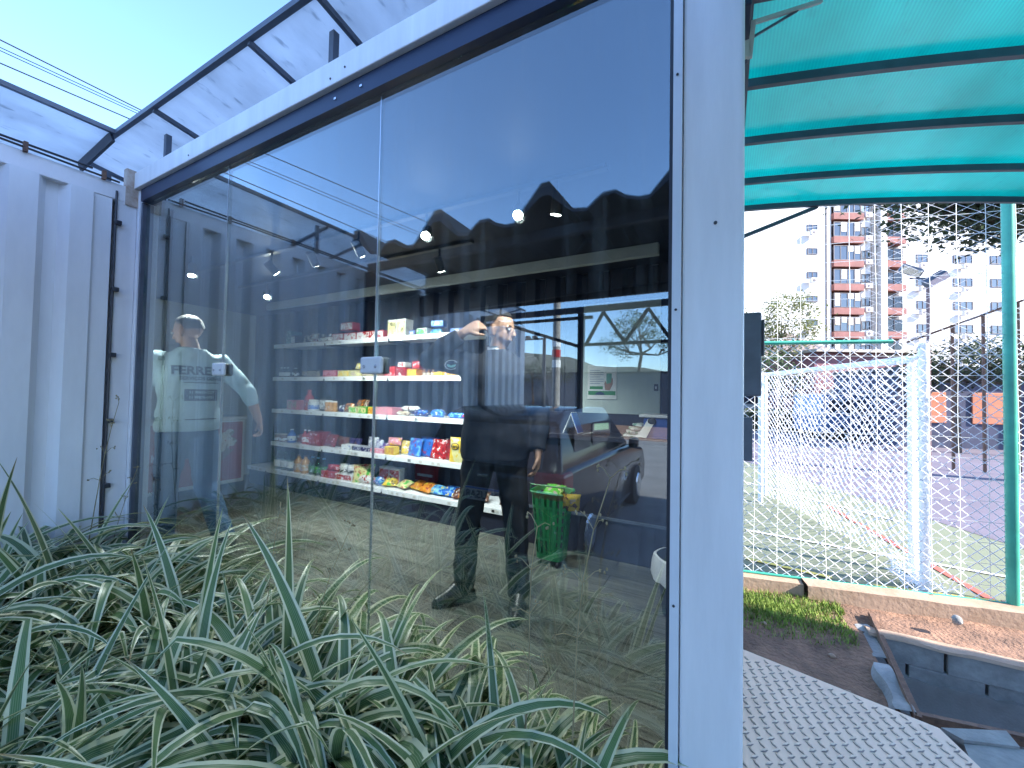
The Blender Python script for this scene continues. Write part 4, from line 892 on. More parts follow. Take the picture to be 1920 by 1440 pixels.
def bottle(cx, r, h, z, y, glass, lab, capc, par, taper=.4, jar=False):
    if jar: prof = [(r*.9, 0), (r, .006), (r, h*.80), (r*.82, h*.86), (r*.82, h*.88)]
    else: prof = [(r*.9, 0), (r, .008), (r, h*.55), (r*.85, h*.66), (r*taper, h*.80), (r*taper*.9, h*.92)]
    MB().lathe(prof, (cx, y, z), 12).build("body", glass, par, smooth=True)
    top = .88 if jar else .92; rc = r*.86 if jar else r*taper*1.05
    MB().lathe([(rc, h*top), (rc, h*.995), (rc*.85, h)], (cx, y, z), 10).build("cap", PM("cap_"+capc, COLS[capc], .4, var=0), par, smooth=True)
    if lab: MB().lathe([(r*1.015, h*.16), (r*1.015, h*.50)], (cx, y, z), 12).build("label", PRINT(COLS[lab[0]], COLS[lab[1]], W_, 40), par, smooth=True)
def bag(cx, wd, h, dp, z, y, c1, c2, c3, par, tilt=.25, rot=0, lie=False, scale=20):
    rows = []; NX, NZ = 11, 13
    for side in (1, -1):
        rr = []
        for j in range(NZ+1):
            v = j/NZ; row = []
            for i in range(NX+1):
                u = i/NX; e = (1-abs(2*u-1)**2.6)*(max(0, 1-abs(2*v-1)**3.2)); e = max(e, 0)**.7
                x = (u-.5)*wd*(1-.06*sin(pi*v)); t = side*(dp/2*e+.001)
                wr = noise.noise(Vector((u*6+cx*7, v*6, side*2)))*.010*e+sin(u*40)*.0012*(1 if v < .08 or v > .92 else 0)
                row.append(Vector((x+wr*.5, -t-wr, v*h)))
            rr.append(row)
        rows.append(rr)
    RM = Matrix.Translation((cx, y, z)) @ Matrix.Rotation(rot, 4, 'Z') @ Matrix.Rotation(-tilt if not lie else radians(-68), 4, 'X')
    q = MB(); q.sheet(rows[0]); q.sheet([list(reversed(r_)) for r_ in rows[1]]); q.xf(RM)
    zmin = min(v.z for v in q.v)
    if zmin < z: q.xf(Matrix.Translation((0, 0, z-zmin+.001)))
    q.build("pouch", PRINT(COLS[c1], COLS[c2], COLS[c3], scale, .22), par, smooth=True); return RM
def roll(x0, x1, r, z, y, c1, c2, c3, par):
    xs = [x0, x0+.012, x0+.016, x0+.03, x1-.03, x1-.016, x1-.012, x1]; rs = [(.004, r*.9), (.004, r*.8), (r*.6, r*.7), (r, r*.8), (r, r*.8), (r*.6, r*.7), (.004, r*.8), (.004, r*.9)]
    q = MB(); n_ = 12; vs = []
    for xx, (ry, rz_) in zip(xs, rs):
        for k in range(n_): a = 2*pi*k/n_; vs.append((xx, y+cos(a)*rz_, z+r+sin(a)*ry))
    q.add(vs, [(i*n_+k, i*n_+(k+1) % n_, (i+1)*n_+(k+1) % n_, (i+1)*n_+k) for i in range(7) for k in range(n_)]+[tuple(range(n_)), tuple(7*n_+k for k in range(n_))]); q.build("wrapper", PRINT(COLS[c1], COLS[c2], COLS[c3], 24, .22), par, smooth=True)
_prev = [None]
def prod(shelf, kind, p0, p1, hpx, cs, desc, n=1, up=0, txt=None, tcol='wht', yo=0, d=.16, lab=None, prev=True, rot=0):
    """goods between two photo columns on one shelf"""
    x0, x1 = px_x(p0, shelf), px_x(p1, shelf); z = SHZ[shelf]+.001+up; h = hpx/ppm((p0+p1)/2); y = YS+.035+yo; w_ = (x1-x0)/n
    c = (cs+['wht', 'wht', 'wht'])[:3]; names = dict(c='snack_box', b='bottle', j='jar', g='snack_bag', r='biscuit_pack', l='snack_bag')
    cats = dict(c='box', b='bottle', j='jar', g='bag', r='packet', l='bag')
    base = f"{desc} on the {SN[shelf]} shelf"
    if lab: label = lab
    else: label = base+(f", right of the {_prev[0][1]}" if _prev[0] and _prev[0][0] == shelf else ", at its left end")
    label = " ".join(label.split()[:16])
    for k in range(n):
        a, b_ = x0+w_*k+.003, x0+w_*(k+1)-.003; m_ = (a+b_)/2
        t = thing(names[kind], label, cats[kind], (m_, y+.03, z), (f"{desc} on the {SN[shelf]} shelf" if n > 1 else None))
        if kind == 'c': carton(a, b_, d, h, z, y, c[0], c[1], c[2], t, txt, tcol, rot)
        elif kind == 'b': bottle(m_, (b_-a)/2*.9, h, z, y+.05, {'grn': GLG, 'clr': GLC}.get(c[0]) or PM("drink_"+c[0], COLS[c[0]], .15, var=0), (c[1], c[0] if c[0] in COLS and c[0] != 'clr' else 'wht'), c[2], t)
        elif kind == 'j': bottle(m_, (b_-a)/2*.95, h, z, y+.05, PM("jar_"+c[0], COLS[c[0]], .12, var=.1), (c[1], c[0]), c[2], t, jar=True)
        elif kind == 'g': bag(m_, (b_-a)*1.15, h, .06, z, y+.05+R.uniform(0, .02), c[0], c[1], c[2], t, tilt=R.uniform(.12, .35), rot=R.uniform(-.2, .2)+rot)
        elif kind == 'l': bag(m_, (b_-a)*1.1, h*1.9, .07, z, y+.03, c[0], c[1], c[2], t, lie=True, rot=R.uniform(-.5, .5))
        elif kind == 'r': roll(a, b_, h/2, z, y+.05, c[0], c[1], c[2], t)
    _prev[0] = (shelf, " ".join(desc.split()[-2:]))
P = prod
# top shelf
P(0, 'c', 540, 548, 26, ['teal', 'dgrn'], "dark teal carton")
P(0, 'c', 549, 557, 17, ['blk', 'wht'], "black and white carton")
P(0, 'g', 563, 581, 18, ['bei', 'blk', 'wht'], "beige coffee bag")
P(0, 'g', 580, 592, 20, ['bei', 'dred', 'wht'], "beige and red coffee bag")
P(0, 'j', 597, 622, 18, ['blk', 'wht', 'blk'], "black lidded jar", n=2)
P(0, 'c', 625, 722, 15, ['red', 'wht', 'red'], "small red and white carton", n=4, d=.11)
P(0, 'c', 641, 664, 16, ['red', 'wht', 'red'], "red carton stacked upon others", up=.115, d=.11, lab="red and white carton stacked on top of the small red cartons, top shelf", yo=.0)
P(0, 'c', 729, 763, 34, ['wht', 'lyel', 'blk'], "tall white carton", n=2, d=.12)
P(0, 'c', 769, 781, 11, ['nav', 'blu', 'wht'], "dark blue packet", txt="BIS", d=.09)
P(0, 'c', 783, 803, 14, ['wht', 'grn', 'lblu'], "white green flat carton", d=.1)
P(0, 'r', 804, 828, 12, ['lblu', 'blu', 'wht'], "pale blue wrapped packet")
P(0, 'c', 810, 831, 12, ['blu', 'lblu', 'wht'], "bright blue carton", up=.078, d=.08, lab="bright blue carton stacked on the pale blue packet, right end of top shelf", txt="BIS", rot=.25)
P(0, 'c', 846, 872, 10, ['nav', 'blu', 'wht'], "wide dark blue packet", txt="BIS", d=.08)
# second shelf
P(1, 'b', 521, 539, 19, ['clr', 'wht', 'wht'], "small clear white capped bottle", n=3)
P(1, 'b', 546, 555, 18, ['blk', 'wht', 'wht'], "small dark bottle with white cap")
P(1, 'b', 564, 576, 22, ['clr', 'brn', 'blk'], "small clear brown labelled bottle", n=2)
P(1, 'c', 578, 605, 13, ['blk', 'bei', 'blk'], "black and beige carton")
P(1, 'c', 608, 634, 13, ['red', 'pnk', 'pnk'], "red and pink tray")
P(1, 'c', 636, 658, 12, ['lyel', 'yel', 'lyel'], "pale yellow carton")
P(1, 'c', 660, 680, 12, ['lyel', 'bei', 'lyel'], "wide cream carton")
P(1, 'g', 661, 679, 13, ['lyel', 'yel', 'wht'], "yellow pouch", up=.085, lab="pale yellow pouch lying on the cream cartons of the second shelf")
P(1, 'c', 681, 703, 12, ['bei', 'bei', 'lyel'], "plain beige carton")
P(1, 'g', 704, 716, 20, ['brn', 'red', 'bei'], "brown and red pouch")
P(1, 'g', 716, 728, 18, ['red', 'dred', 'wht'], "upright red pouch")
P(1, 'c', 729, 744, 19, ['red', 'red', 'wht'], "red carton with white corner")
P(1, 'c', 745, 763, 17, ['red', 'dred', 'wht'], "deep red carton")
P(1, 'c', 748, 762, 9, ['wht', 'red', 'wht'], "white and red pack", up=.1, lab="white and red pack lying on top of the deep red carton, second shelf", d=.1)
P(1, 'c', 765, 784, 14, ['org', 'yel', 'org'], "orange carton", d=.12)
P(1, 'c', 771, 786, 15, ['dred', 'red', 'wht'], "dark red carton", up=.08, yo=.03, lab="dark red carton standing on the orange carton of the second shelf", d=.09)
P(1, 'b', 789, 813, 14, ['brn', 'bei', 'brn'], "small brown bottle", n=3)
P(1, 'c', 815, 832, 8, ['yel', 'org', 'yel'], "low yellow carton")
P(1, 'c', 834, 856, 14, ['yel', 'org', 'wht'], "yellow and white carton")
# third shelf
P(2, 'c', 540, 559, 18, ['pnk', 'bei', 'brn'], "pinkish carton with brown figures")
P(2, 'b', 569, 582, 39, ['red', 'dred', 'red'], "tall red bottle")
P(2, 'j', 577, 592, 21, ['wht', 'blu', 'wht'], "white tub with blue print")
P(2, 'c', 593, 619, 24, ['blk', 'wht', 'blk'], "black and white upright carton", yo=.06, d=.1)
P(2, 'j', 606, 628, 20, ['amb', 'amb', 'wht'], "amber jar with white lid", n=3)
P(2, 'g', 630, 637, 13, ['nav', 'wht', 'wht'], "tiny navy pouch")
P(2, 'g', 640, 654, 18, ['brn', 'org', 'bei'], "brown nut pouch")
P(2, 'g', 655, 676, 26, ['brn', 'org', 'bei'], "large brown nut bag", yo=.05)
P(2, 'c', 656, 671, 12, ['lyel', 'grn', 'wht'], "small pale yellow box", d=.05)
P(2, 'c', 673, 690, 13, ['grn', 'lyel', 'grn'], "bright green box")
P(2, 'c', 692, 703, 13, ['yel', 'org', 'yel'], "orange yellow box")
P(2, 'c', 704, 738, 14, ['pnk', 'pnk', 'bei'], "long pink box")
P(2, 'r', 741, 767, 9, ['bei', 'cho', 'wht'], "white and brown biscuit roll")
P(2, 'r', 750, 785, 9, ['wht', 'cho', 'bei'], "white biscuit roll", up=.052, lab="white biscuit roll lying on top of the brown one, third shelf")
P(2, 'r', 772, 802, 13, ['nav', 'blu', 'wht'], "navy biscuit roll")
P(2, 'r', 805, 832, 15, ['blu', 'lblu', 'wht'], "bright blue biscuit roll")
P(2, 'r', 837, 875, 11, ['blu', 'lblu', 'red'], "long blue and red biscuit roll")
# fourth shelf
P(3, 'j', 513, 533, 14, ['brn', 'wht', 'bei'], "small brown jar", n=2)
P(3, 'b', 537, 548, 25, ['blu', 'wht', 'wht'], "blue bottle with white cap")
P(3, 'g', 549, 561, 17, ['dred', 'brn', 'wht'], "dark red pouch")
P(3, 'b', 563, 579, 27, ['red', 'wht', 'wht'], "red bottle with white label", n=2)
P(3, 'c', 581, 601, 26, ['dred', 'red', 'wht'], "wine red carton")
P(3, 'g', 602, 625, 24, ['dred', 'cho', 'wht'], "broad wine red bag")
P(3, 'g', 615, 640, 20, ['cho', 'brn', 'dred'], "dark chocolate bag", yo=.05)
P(3, 'g', 637, 662, 20, ['nav', 'cho', 'pur'], "navy blue bag", yo=.05)
P(3, 'c', 642, 661, 9, ['wht', 'wht', 'blu'], "flat white box", d=.1)
P(3, 'c', 662, 698, 9, ['sil', 'nav', 'wht'], "flat silver box", d=.1)
P(3, 'g', 673, 690, 25, ['sil', 'wht', 'nav'], "silver bag", yo=.08)
P(3, 'g', 691, 705, 22, ['sil', 'pur', 'wht'], "silver purple bag", yo=.06)
P(3, 'g', 704, 722, 18, ['pur', 'nav', 'wht'], "purple bag", yo=.05)
P(3, 'c', 696, 721, 8, ['pnk', 'pnk', 'wht'], "low pink box", d=.06)
P(3, 'c', 723, 742, 15, ['yel', 'amb', 'yel'], "mustard yellow box", d=.08)
P(3, 'g', 722, 742, 15, ['pnk', 'yel', 'wht'], "pink bag", up=.09, yo=.02, lab="pink and white bag lying on the mustard yellow box, fourth shelf")
P(3, 'g', 740, 755, 26, ['yel', 'bei', 'wht'], "yellow biscuit bag", yo=.05)
P(3, 'g', 757, 783, 34, ['blu', 'lblu', 'red'], "large bright blue bag", yo=.02)
P(3, 'g', 776, 806, 38, ['blu', 'blu', 'red'], "taller bright blue bag", yo=.06)
P(3, 'g', 801, 826, 38, ['red', 'dred', 'wht'], "bright red crisp bag")
P(3, 'g', 823, 848, 40, ['dred', 'red', 'wht'], "deep red crisp bag", yo=.03)
xk0, xk1 = px_x(843, 3), px_x(868, 3)
t = thing("snack_bag", "tall yellow crisp bag with a round logo at the right end, fourth shelf", "bag", ((xk0+xk1)/2, YS+.06, SHZ[3]))
rm = bag((xk0+xk1)/2, xk1-xk0, .235, .07, SHZ[3]+.001, YS+.06, 'yel', 'lyel', 'yel', t, tilt=.08, rot=.1, scale=8)
q = MB().ell((0, -.040, .15), (.043, .006, .035)); q.xf(rm); q.build("logo_ring", PM("logo_dark", (.04, .03, .03), .4), t)
q = MB().ell((0, -.043, .15), (.036, .006, .028)); q.xf(rm); q.build("logo_disc", PM("logo_yellow", (.75, .5, .03), .4), t)
lettering(MB(), "Lay's", .036, (0, 0, 0), (1, 0, 0), (0, 0, 1), bold=.001).xf(rm @ Matrix.Translation((0, -.0505, .15)) @ Matrix.Rotation(.15, 4, 'Y')).build("logo_lettering", M['black'], t)
P(3, 'l', 868, 880, 5, ['yel', 'org', 'wht'], "little yellow bag", lab="little yellow bag lying at the far right end of the fourth shelf")
# bottom shelf
P(4, 'b', 512, 548, 33, ['clr', 'wht', 'dgrn'], "clear bottle with white label", n=3)
P(4, 'b', 549, 575, 33, ['amb', 'bei', 'brn'], "amber bottle with beige label", n=2)
P(4, 'b', 576, 608, 33, ['grn', 'dgrn', 'lblu'], "green glass bottle", n=3)
P(4, 'c', 604, 632, 12, ['red', 'red', 'wht'], "flat red box")
P(4, 'c', 629, 662, 12, ['wht', 'red', 'wht'], "flat white box")
P(4, 'j', 635, 664, 17, ['wht', 'blk', 'wht'], "white cup", n=2, up=.075, lab="white cup with a dark oval print standing on the flat white box")
P(4, 'g', 612, 632, 12, ['red', 'dred', 'wht'], "red pouch", up=.078, lab="small red pouch lying on the flat red box, bottom shelf")
P(4, 'g', 664, 690, 34, ['lyel', 'grn', 'red'], "tilted pale yellow bag", rot=.5)
P(4, 'r', 668, 700, 15, ['wht', 'red', 'pnk'], "white and red biscuit roll")
P(4, 'c', 697, 736, 33, ['wht', 'red', 'red'], "white and red upright carton", n=2, yo=.12, d=.08)
P(4, 'r', 701, 717, 17, ['blu', 'lblu', 'wht'], "blue biscuit roll")
P(4, 'l', 718, 738, 12, ['yel', 'grn', 'blk'], "yellow green bag")
P(4, 'l', 738, 760, 13, ['lyel', 'grn', 'red'], "pale yellow bag")
P(4, 'l', 760, 778, 14, ['org', 'brn', 'yel'], "orange bag", yo=.04)
P(4, 'l', 778, 806, 15, ['org', 'yel', 'dred'], "wide orange bag")
P(4, 'l', 800, 826, 13, ['lblu', 'blu', 'yel'], "pale blue bag")
P(4, 'l', 822, 852, 16, ['blu', 'lblu', 'lyel'], "wide blue bag")
P(4, 'l', 850, 876, 15, ['cho', 'org', 'wht'], "brown nut bag")
P(4, 'l', 880, 912, 14, ['brn', 'bei', 'dred'], "broad brown bag")
P(4, 'g', 932, 960, 26, ['cho', 'bei', 'wht'], "brown and white bag")

# ================================================================ track lights
trk = thing("ceiling_track", "thin black ceiling track that carries the shop spotlights", "track", (-2.4, 1.85, 2.83))
bb(-4.3, -.5, 1.83, 1.87, 2.83, 2.851).build("rail", M['black'], trk)
trk2 = thing("ceiling_track", "short black ceiling track above the middle of the shop floor", "track", (-3.9, 2.35, 2.83)); bb(-4.6, -1.6, 2.33, 2.37, 2.83, 2.851).build("rail", M['black'], trk2)
LENS = EMIT("spotlight_lens", (1, .95, .86), 30)
LPOS = [(-.97, 1.85, (.3, -.75, -.75), "brightest spotlight, rightmost on the front ceiling track"), (-1.60, 1.85, (.5, -.7, -.75), "second spotlight from the right on the front ceiling track"),
        (-2.19, 1.85, (-.2, .9, -.9), "third spotlight from the right, turned to the shelves"), (-2.67, 1.85, (-.3, .9, -.9), "fourth spotlight from the right, turned to the shelves"),
        (-3.18, 1.85, (.2, .9, -.9), "fifth spotlight from the right, turned to the shelves"), (-3.85, 1.60, (.30, -.15, -.9), "leftmost spotlight on the front ceiling track"),
        (-4.10, 2.35, (.8, -.45, -.8), "bright spotlight at the left of the rear ceiling track"), (-1.9, 2.35, (-.05, .6, -1), "middle spotlight on the rear ceiling track"), (-.75, 1.85, (-.25, .25, -1), "small spotlight added to light the dark clad man, right end of the front track")]  # the last spotlight is added only to brighten the dark clad man
for (x, y, d, lab) in LPOS:
    d = Vector(d).normalized(); t = thing("spotlight", lab, "spotlight", (x, y, 2.83), "spotlights on the ceiling tracks")
    MB().tube([(x, y, 2.83), (x, y, 2.74)], .008, 8).build("mount", M['black'], t); c = Vector((x, y, 2.72))
    MB().tube([c-d*.05, c+d*.055], .030, 14).build("can", M['black'], t, smooth=True)
    MB().tube([c+d*.0555, c+d*.0575], .025, 14).build("lens", LENS, t)
    l_ = bpy.data.lights.new("spotlight_beam", 'SPOT'); l_.energy = (46 if x < -3.5 else 13) if d.y < 0 else 30; l_.spot_size = radians(105); l_.spot_blend = .7; l_.shadow_soft_size = .03; l_.color = (1, .95, .88)
    lo = bpy.data.objects.new("spotlight_beam", l_); COL.objects.link(lo); lo.parent = t; lo.location = (c+d*.065)-WL(t); lo.rotation_euler = (-d).to_track_quat('Z', 'Y').to_euler()

# ================================================================ freezer
fz = thing("ice_cream_freezer", "red ice cream chest freezer with white rim by the left wall", "freezer", (-5.85, 2.45, FLO))
bb(-6.13, -5.56, 1.93, 2.97, FLO+.05, 1.36, b=.015).build("cabinet", M['white'], fz)
fpn = bb(-5.559, -5.553, 1.95, 2.93, FLO+.10, 1.33).build("front_panel", M['red'], fz)
lettering(MB(), "KIBON", .11, (-5.5525, 2.16, .96), (0, 1, 0), (0, 0, 1), bold=.003).build("lettering", M['white'], fpn)
q = MB()
def arc(mb, cy_, cz, r, a0, a1, w0, w1, n_=18):
    rows = []
    for i in range(n_+1):
        a = a0+(a1-a0)*i/n_; w_ = (w0+(w1-w0)*i/n_)*sin(pi*min(max(i/n_, .04), .96))**.5; rows.append([(-5.552, cy_+cos(a)*(r-w_/2), cz+sin(a)*(r-w_/2)), (-5.552, cy_+cos(a)*(r+w_/2), cz+sin(a)*(r+w_/2))])
    mb.sheet(rows)
arc(q, 2.14, 1.14, .10, radians(60), radians(300), .035, .02); arc(q, 2.18, 1.14, .05, radians(80), radians(290), .025, .015); arc(q, 2.24, 1.13, .13, radians(110), radians(70), .02, .03)
q.build("swirl_emblem", M['white'], fpn)
q = MB()
for (y, z, r) in ((2.66, 1.12, .07), (2.74, 1.16, .06), (2.80, 1.08, .065), (2.70, 1.03, .08), (2.60, 1.04, .06), (2.78, 1.2, .05)): q.ell((-5.552, y, z), (.004, r, r*.9), n=14, m=8)
q.build("ice_cream_picture", PRINT((.75, .68, .58), (.3, .2, .12), (.8, .78, .74), 14), fpn)
MB().prism([(2.58, 1.0), (2.84, .98), (2.5, .68), (2.46, .72)], -5.5525, -5.5515, axis='X').build("cone_picture", PM("cone_brown", (.25, .12, .06), .5), fpn)
bb(-6.13, -5.54, 1.92, 2.98, 1.361, 1.40, b=.01).build("lid", M['white'], fz)
# wall board on the left wall
tag(bb(-6.155, -6.12, 2.35, 3.1, 1.5, 2.3, b=.006).build("wall_board", M['inwall']), "pale blank board on the left inner wall above the freezer", "board")

# ================================================================ counter and things on it
ct_ = thing("counter", "dark scuffed sales counter at the right back of the shop", "counter", (-.9, 3.2, FLO))
bb(-1.55, -.06, 3.06, 3.38, FLO, 1.40, b=.004).build("body", M['counter'], ct_); bb(-1.57, -.05, 3.0, 3.40, 1.401, 1.44, b=.005).build("top", M['counter'], ct_)
bb(-1.56, -.06, 3.045, 3.059, .80, .82).build("rail", M['steel'], ct_); bb(-1.55, -.06, 3.385, 3.42, 1.441, 1.60).build("upstand", M['counter'], ct_)
CZ = 1.441
def pt_(px, py): p = at(px, py, Z=CZ); return p.x
t = thing("table_card", "blue and white folded price card standing on the dark counter", "card", (-1.12, 3.12, CZ))
MB().prism([(-1.175, CZ), (-1.165, CZ), (-1.105, CZ+.15), (-1.045, CZ), (-1.035, CZ), (-1.10, CZ+.17)], 3.08, 3.2, axis='Y').build("folded_sheet", M['paper'], t)
MB().prism([(-1.042, CZ+.005), (-1.036, CZ+.005), (-1.095, CZ+.165), (-1.10, CZ+.16)], 3.075, 3.2, axis='Y').build("blue_face", M['blue'], t)
t = thing("card_terminal", "small grey card reader tilted on the dark counter", "card reader", (-.86, 3.12, CZ))
RM = Matrix.Translation((-.86, 3.12, CZ+.05)) @ Matrix.Rotation(radians(28), 4, 'X') @ Matrix.Rotation(.25, 4, 'Z')
bb(-.07, .07, -.06, .06, -.015, .015, b=.008).xf(RM).build("body", M['steel'], t); bb(-.055, .055, -.045, .05, .0155, .018).xf(RM).build("screen", PM("pale_green_screen", (.35, .55, .42), .3), t); bb(-.86-.05, -.86+.05, 3.10, 3.16, CZ, CZ+.04).build("stand", M['black'], t)
for i, (x, y, r_, lab) in enumerate(((-.98, 3.10, .3, "white receipt sheet left of the card reader"), (-.68, 3.12, -.2, "white paper slip right of the card reader"))):
    q = MB().sheet([[(x+u*.14*cos(r_), y+v*.09+u*.04, CZ+.003+.012*sin(u*3)) for u in (-.5, -.25, 0, .25, .5)] for v in (-.5, 0, .5)], thick=(0, 0, .0008)); tag(q.build("paper_sheet", M['paper']), lab+" on the dark counter", "paper")
t = thing("paper_stack", "crumpled white packets with green print beside the blue box on the counter", "papers", (-.60, 3.12, CZ))
for i in range(4): RM = Matrix.Translation((-.62+.02*i, 3.1+.01*i, CZ+.014+.026*i)) @ Matrix.Rotation(.4*i, 4, 'Z') @ Matrix.Rotation(.12, 4, 'X'); bb(-.06, .06, -.04, .04, -.009, .009, b=.006).xf(RM).build("packet", PRINT((.7, .74, .7), (.2, .4, .3), (.75, .76, .74), 30), t)
t = thing("blue_box", "bright blue box with a white open lid at the right end of the counter", "box", (-.42, 3.15, CZ))
bb(-.53, -.30, 3.06, 3.3, CZ, CZ+.15, b=.004).build("box", M['blue'], t); bb(-.56, -.29, 3.04, 3.32, CZ+.155, CZ+.175, b=.004).build("lid", M['white'], t)
q = MB().sheet([[(-.50, 3.055, CZ+.14), (-.44, 3.055, CZ+.14)], [(-.53, 3.03, CZ+.08), (-.47, 3.03, CZ+.08)], [(-.58, 3.0, CZ+.01), (-.50, 3.0, CZ+.01)]], thick=(0, .0015, 0)); q.build("paper_tongue", M['paper'], t)
q = MB().ell((-.47, 3.05, CZ+.125), (.03, .012, .03)); q.build("dark_knob", M['black'], t)
# poster
po = thing("poster", "white and green poster with a hand holding a phone on the pale back panel", "poster", (-.93, 3.36, 1.7))
bb(-1.055, -.805, 3.361, 3.3685, 1.72, 2.015).build("sheet", M['paper'], po); bb(-1.048, -.812, 3.3595, 3.3608, 1.755, 1.79).build("green_footer", M['pgreen'], po)
bb(-1.035, -.92, 3.3595, 3.3608, 1.805, 1.83).build("green_band", M['pgreen'], po)
q = MB()
for i in range(7): q.box(-1.035, -.935+(.02 if i % 3 else -.01), 3.3595, 3.3608, 1.85+i*.019, 1.857+i*.019)
q.build("print_rows", PM("grey_blue_print", (.35, .42, .5), .8), po)
bb(-.89, -.845, 3.3585, 3.3608, 1.85, 1.94, b=.003).build("phone_picture", PM("phone_green", (.12, .35, .22), .5), po)
MB().prism([(-.90, 1.80), (-.86, 1.795), (-.835, 1.85), (-.835, 1.90), (-.845, 1.90), (-.85, 1.86), (-.885, 1.85), (-.90, 1.88), (-.907, 1.85)], 3.3575, 3.3583, axis='Y').build("hand_picture", M['skin'], po)
MB().prism([(-.99, 1.757), (-.90, 1.757), (-.915, 1.775), (-.945, 1.785), (-.975, 1.775)], 3.358, 3.3592, axis='Y').build("dark_picture", M['ink'], po)
so_ = thing("wall_socket", "small dark wall socket on the pale back panel beside the poster", "socket", (-.485, 3.36, 1.8)); bb(-.505, -.472, 3.362, 3.3695, 1.795, 1.85, b=.002).build("plate", M['steel'], so_); bb(-.495, -.483, 3.359, 3.3615, 1.812, 1.832).build("insert", M['white'], so_)
# bins and basket
t = thing("waste_bin", "dark bin with a white liner bag folded over its rim", "bin", (-.2, 2.5, FLO))
MB().lathe([(.115, 0), (.15, .30), (.152, .33)], (-.20, 2.5, FLO+.001), 20).build("bin", M['black'], t, smooth=True)
q = MB(); rows = []
for (r_, z) in ((.15, .335), (.165, .33), (.175, .29), (.18, .23), (.176, .205)): rows.append([(-.20+cos(2*pi*k/28)*r_*(1+.05*noise.noise(Vector((k*.9, z*9, 0)))), 2.5+sin(2*pi*k/28)*r_, FLO+z+(.03*noise.noise(Vector((k*.7, 1, 0))) if z < .25 else 0)) for k in range(29)])
q.sheet(rows, thick=(0, 0, .001)); q.build("liner", M['white'], t, smooth=True)
bk_ = thing("shopping_basket", "tall green slotted shopping basket on wheels beside the counter", "basket", (-1.13, 2.78, FLO))
bx, by, bz = -1.13, 2.78, FLO+.05
def ring(z, w_, d_, n_=40):
    o_ = []
    for k in range(n_):
        a = 2*pi*k/n_; c_, s_ = cos(a), sin(a); e = 5; rr = (abs(c_)**e+abs(s_)**e)**(-1/e); o_.append(Vector((bx+c_*rr*w_/2, by+s_*rr*d_/2, z)))
    return o_
q = MB(); n_ = 40; lv = [(0, .20), (.04, .205), (.14, .222), (.16, .224), (.26, .24), (.28, .242), (.37, .262), (.39, .268), (.46, .275), (.485, .285)]
for i, (z, s) in enumerate(lv[:-1]):
    z2, s2 = lv[i+1]; A = ring(bz+z, s, s*.82); B = ring(bz+z2, s2, s2*.82); slot = i in (1, 3, 5, 7)
    for k in range(n_):
        if slot and k % 2: continue
        kk_ = (k+1) % n_; ce = Vector((bx, by, 0)); f = lambda p: p+(Vector((ce.x, ce.y, p.z))-p)*.03
        q.add([A[k], A[kk_], B[kk_], B[k], f(A[k]), f(A[kk_]), f(B[kk_]), f(B[k])], [(0, 1, 2, 3), (7, 6, 5, 4), (0, 3, 7, 4), (1, 5, 6, 2)])
A = ring(bz, .2, .164); q.add(A, [tuple(range(n_))]); q.build("body", M['basket'], bk_)
A = ring(bz+.486, .292, .24); MB().tube(A+[A[0]], .009, 6, cap=False).build("rim", M['basket'], bk_)
MB().tube([(bx-.14, by-.09, bz+.48), (bx-.13, by-.11, bz+.54), (bx+.13, by-.11, bz+.54), (bx+.14, by-.09, bz+.48)], .006, 6).build("handle", M['basket'], bk_)
for s in (-1, 1): MB().lathe([(.022, -.008), (.022, .008)], (0, 0, 0), 12).xf(Matrix.Translation((bx+s*.07, by-.06, FLO+.025)) @ Matrix.Rotation(pi/2, 4, 'Y')).build("wheel", M['black'], bk_)
t = thing("snack_bag", "yellow brown net bag hanging over the edge of the green basket", "bag", (bx+.13, by-.02, bz+.38)); bag(bx+.15, .13, .16, .05, bz+.36, by-.02, 'yel', 'brn', 'bei', t, tilt=-.5, rot=.4)
t = thing("snack_bag", "pale green bag lying in the top of the green basket", "bag", (bx, by, bz+.4)); bag(bx-.03, .16, .16, .05, bz+.42, by+.02, 'grn', 'bei', 'lyel', t, lie=True)

# ================================================================ variegated strap leaf plants
m, n, o = new_mat("variegated_leaf"); uv = N(n, "ShaderNodeUVMap", uv_map="UVMap"); sx_ = N(n, "ShaderNodeSeparateXYZ"); n.links.new(uv.outputs[0], sx_.inputs[0])
d1 = N(n, "ShaderNodeMath", operation='SUBTRACT', i_1=.5); n.links.new(sx_.outputs[0], d1.inputs[0]); ab = N(n, "ShaderNodeMath", operation='ABSOLUTE'); n.links.new(d1.outputs[0], ab.inputs[0])
fl = N(n, "ShaderNodeMath", operation='FRACT'); n.links.new(sx_.outputs[1], fl.inputs[0])
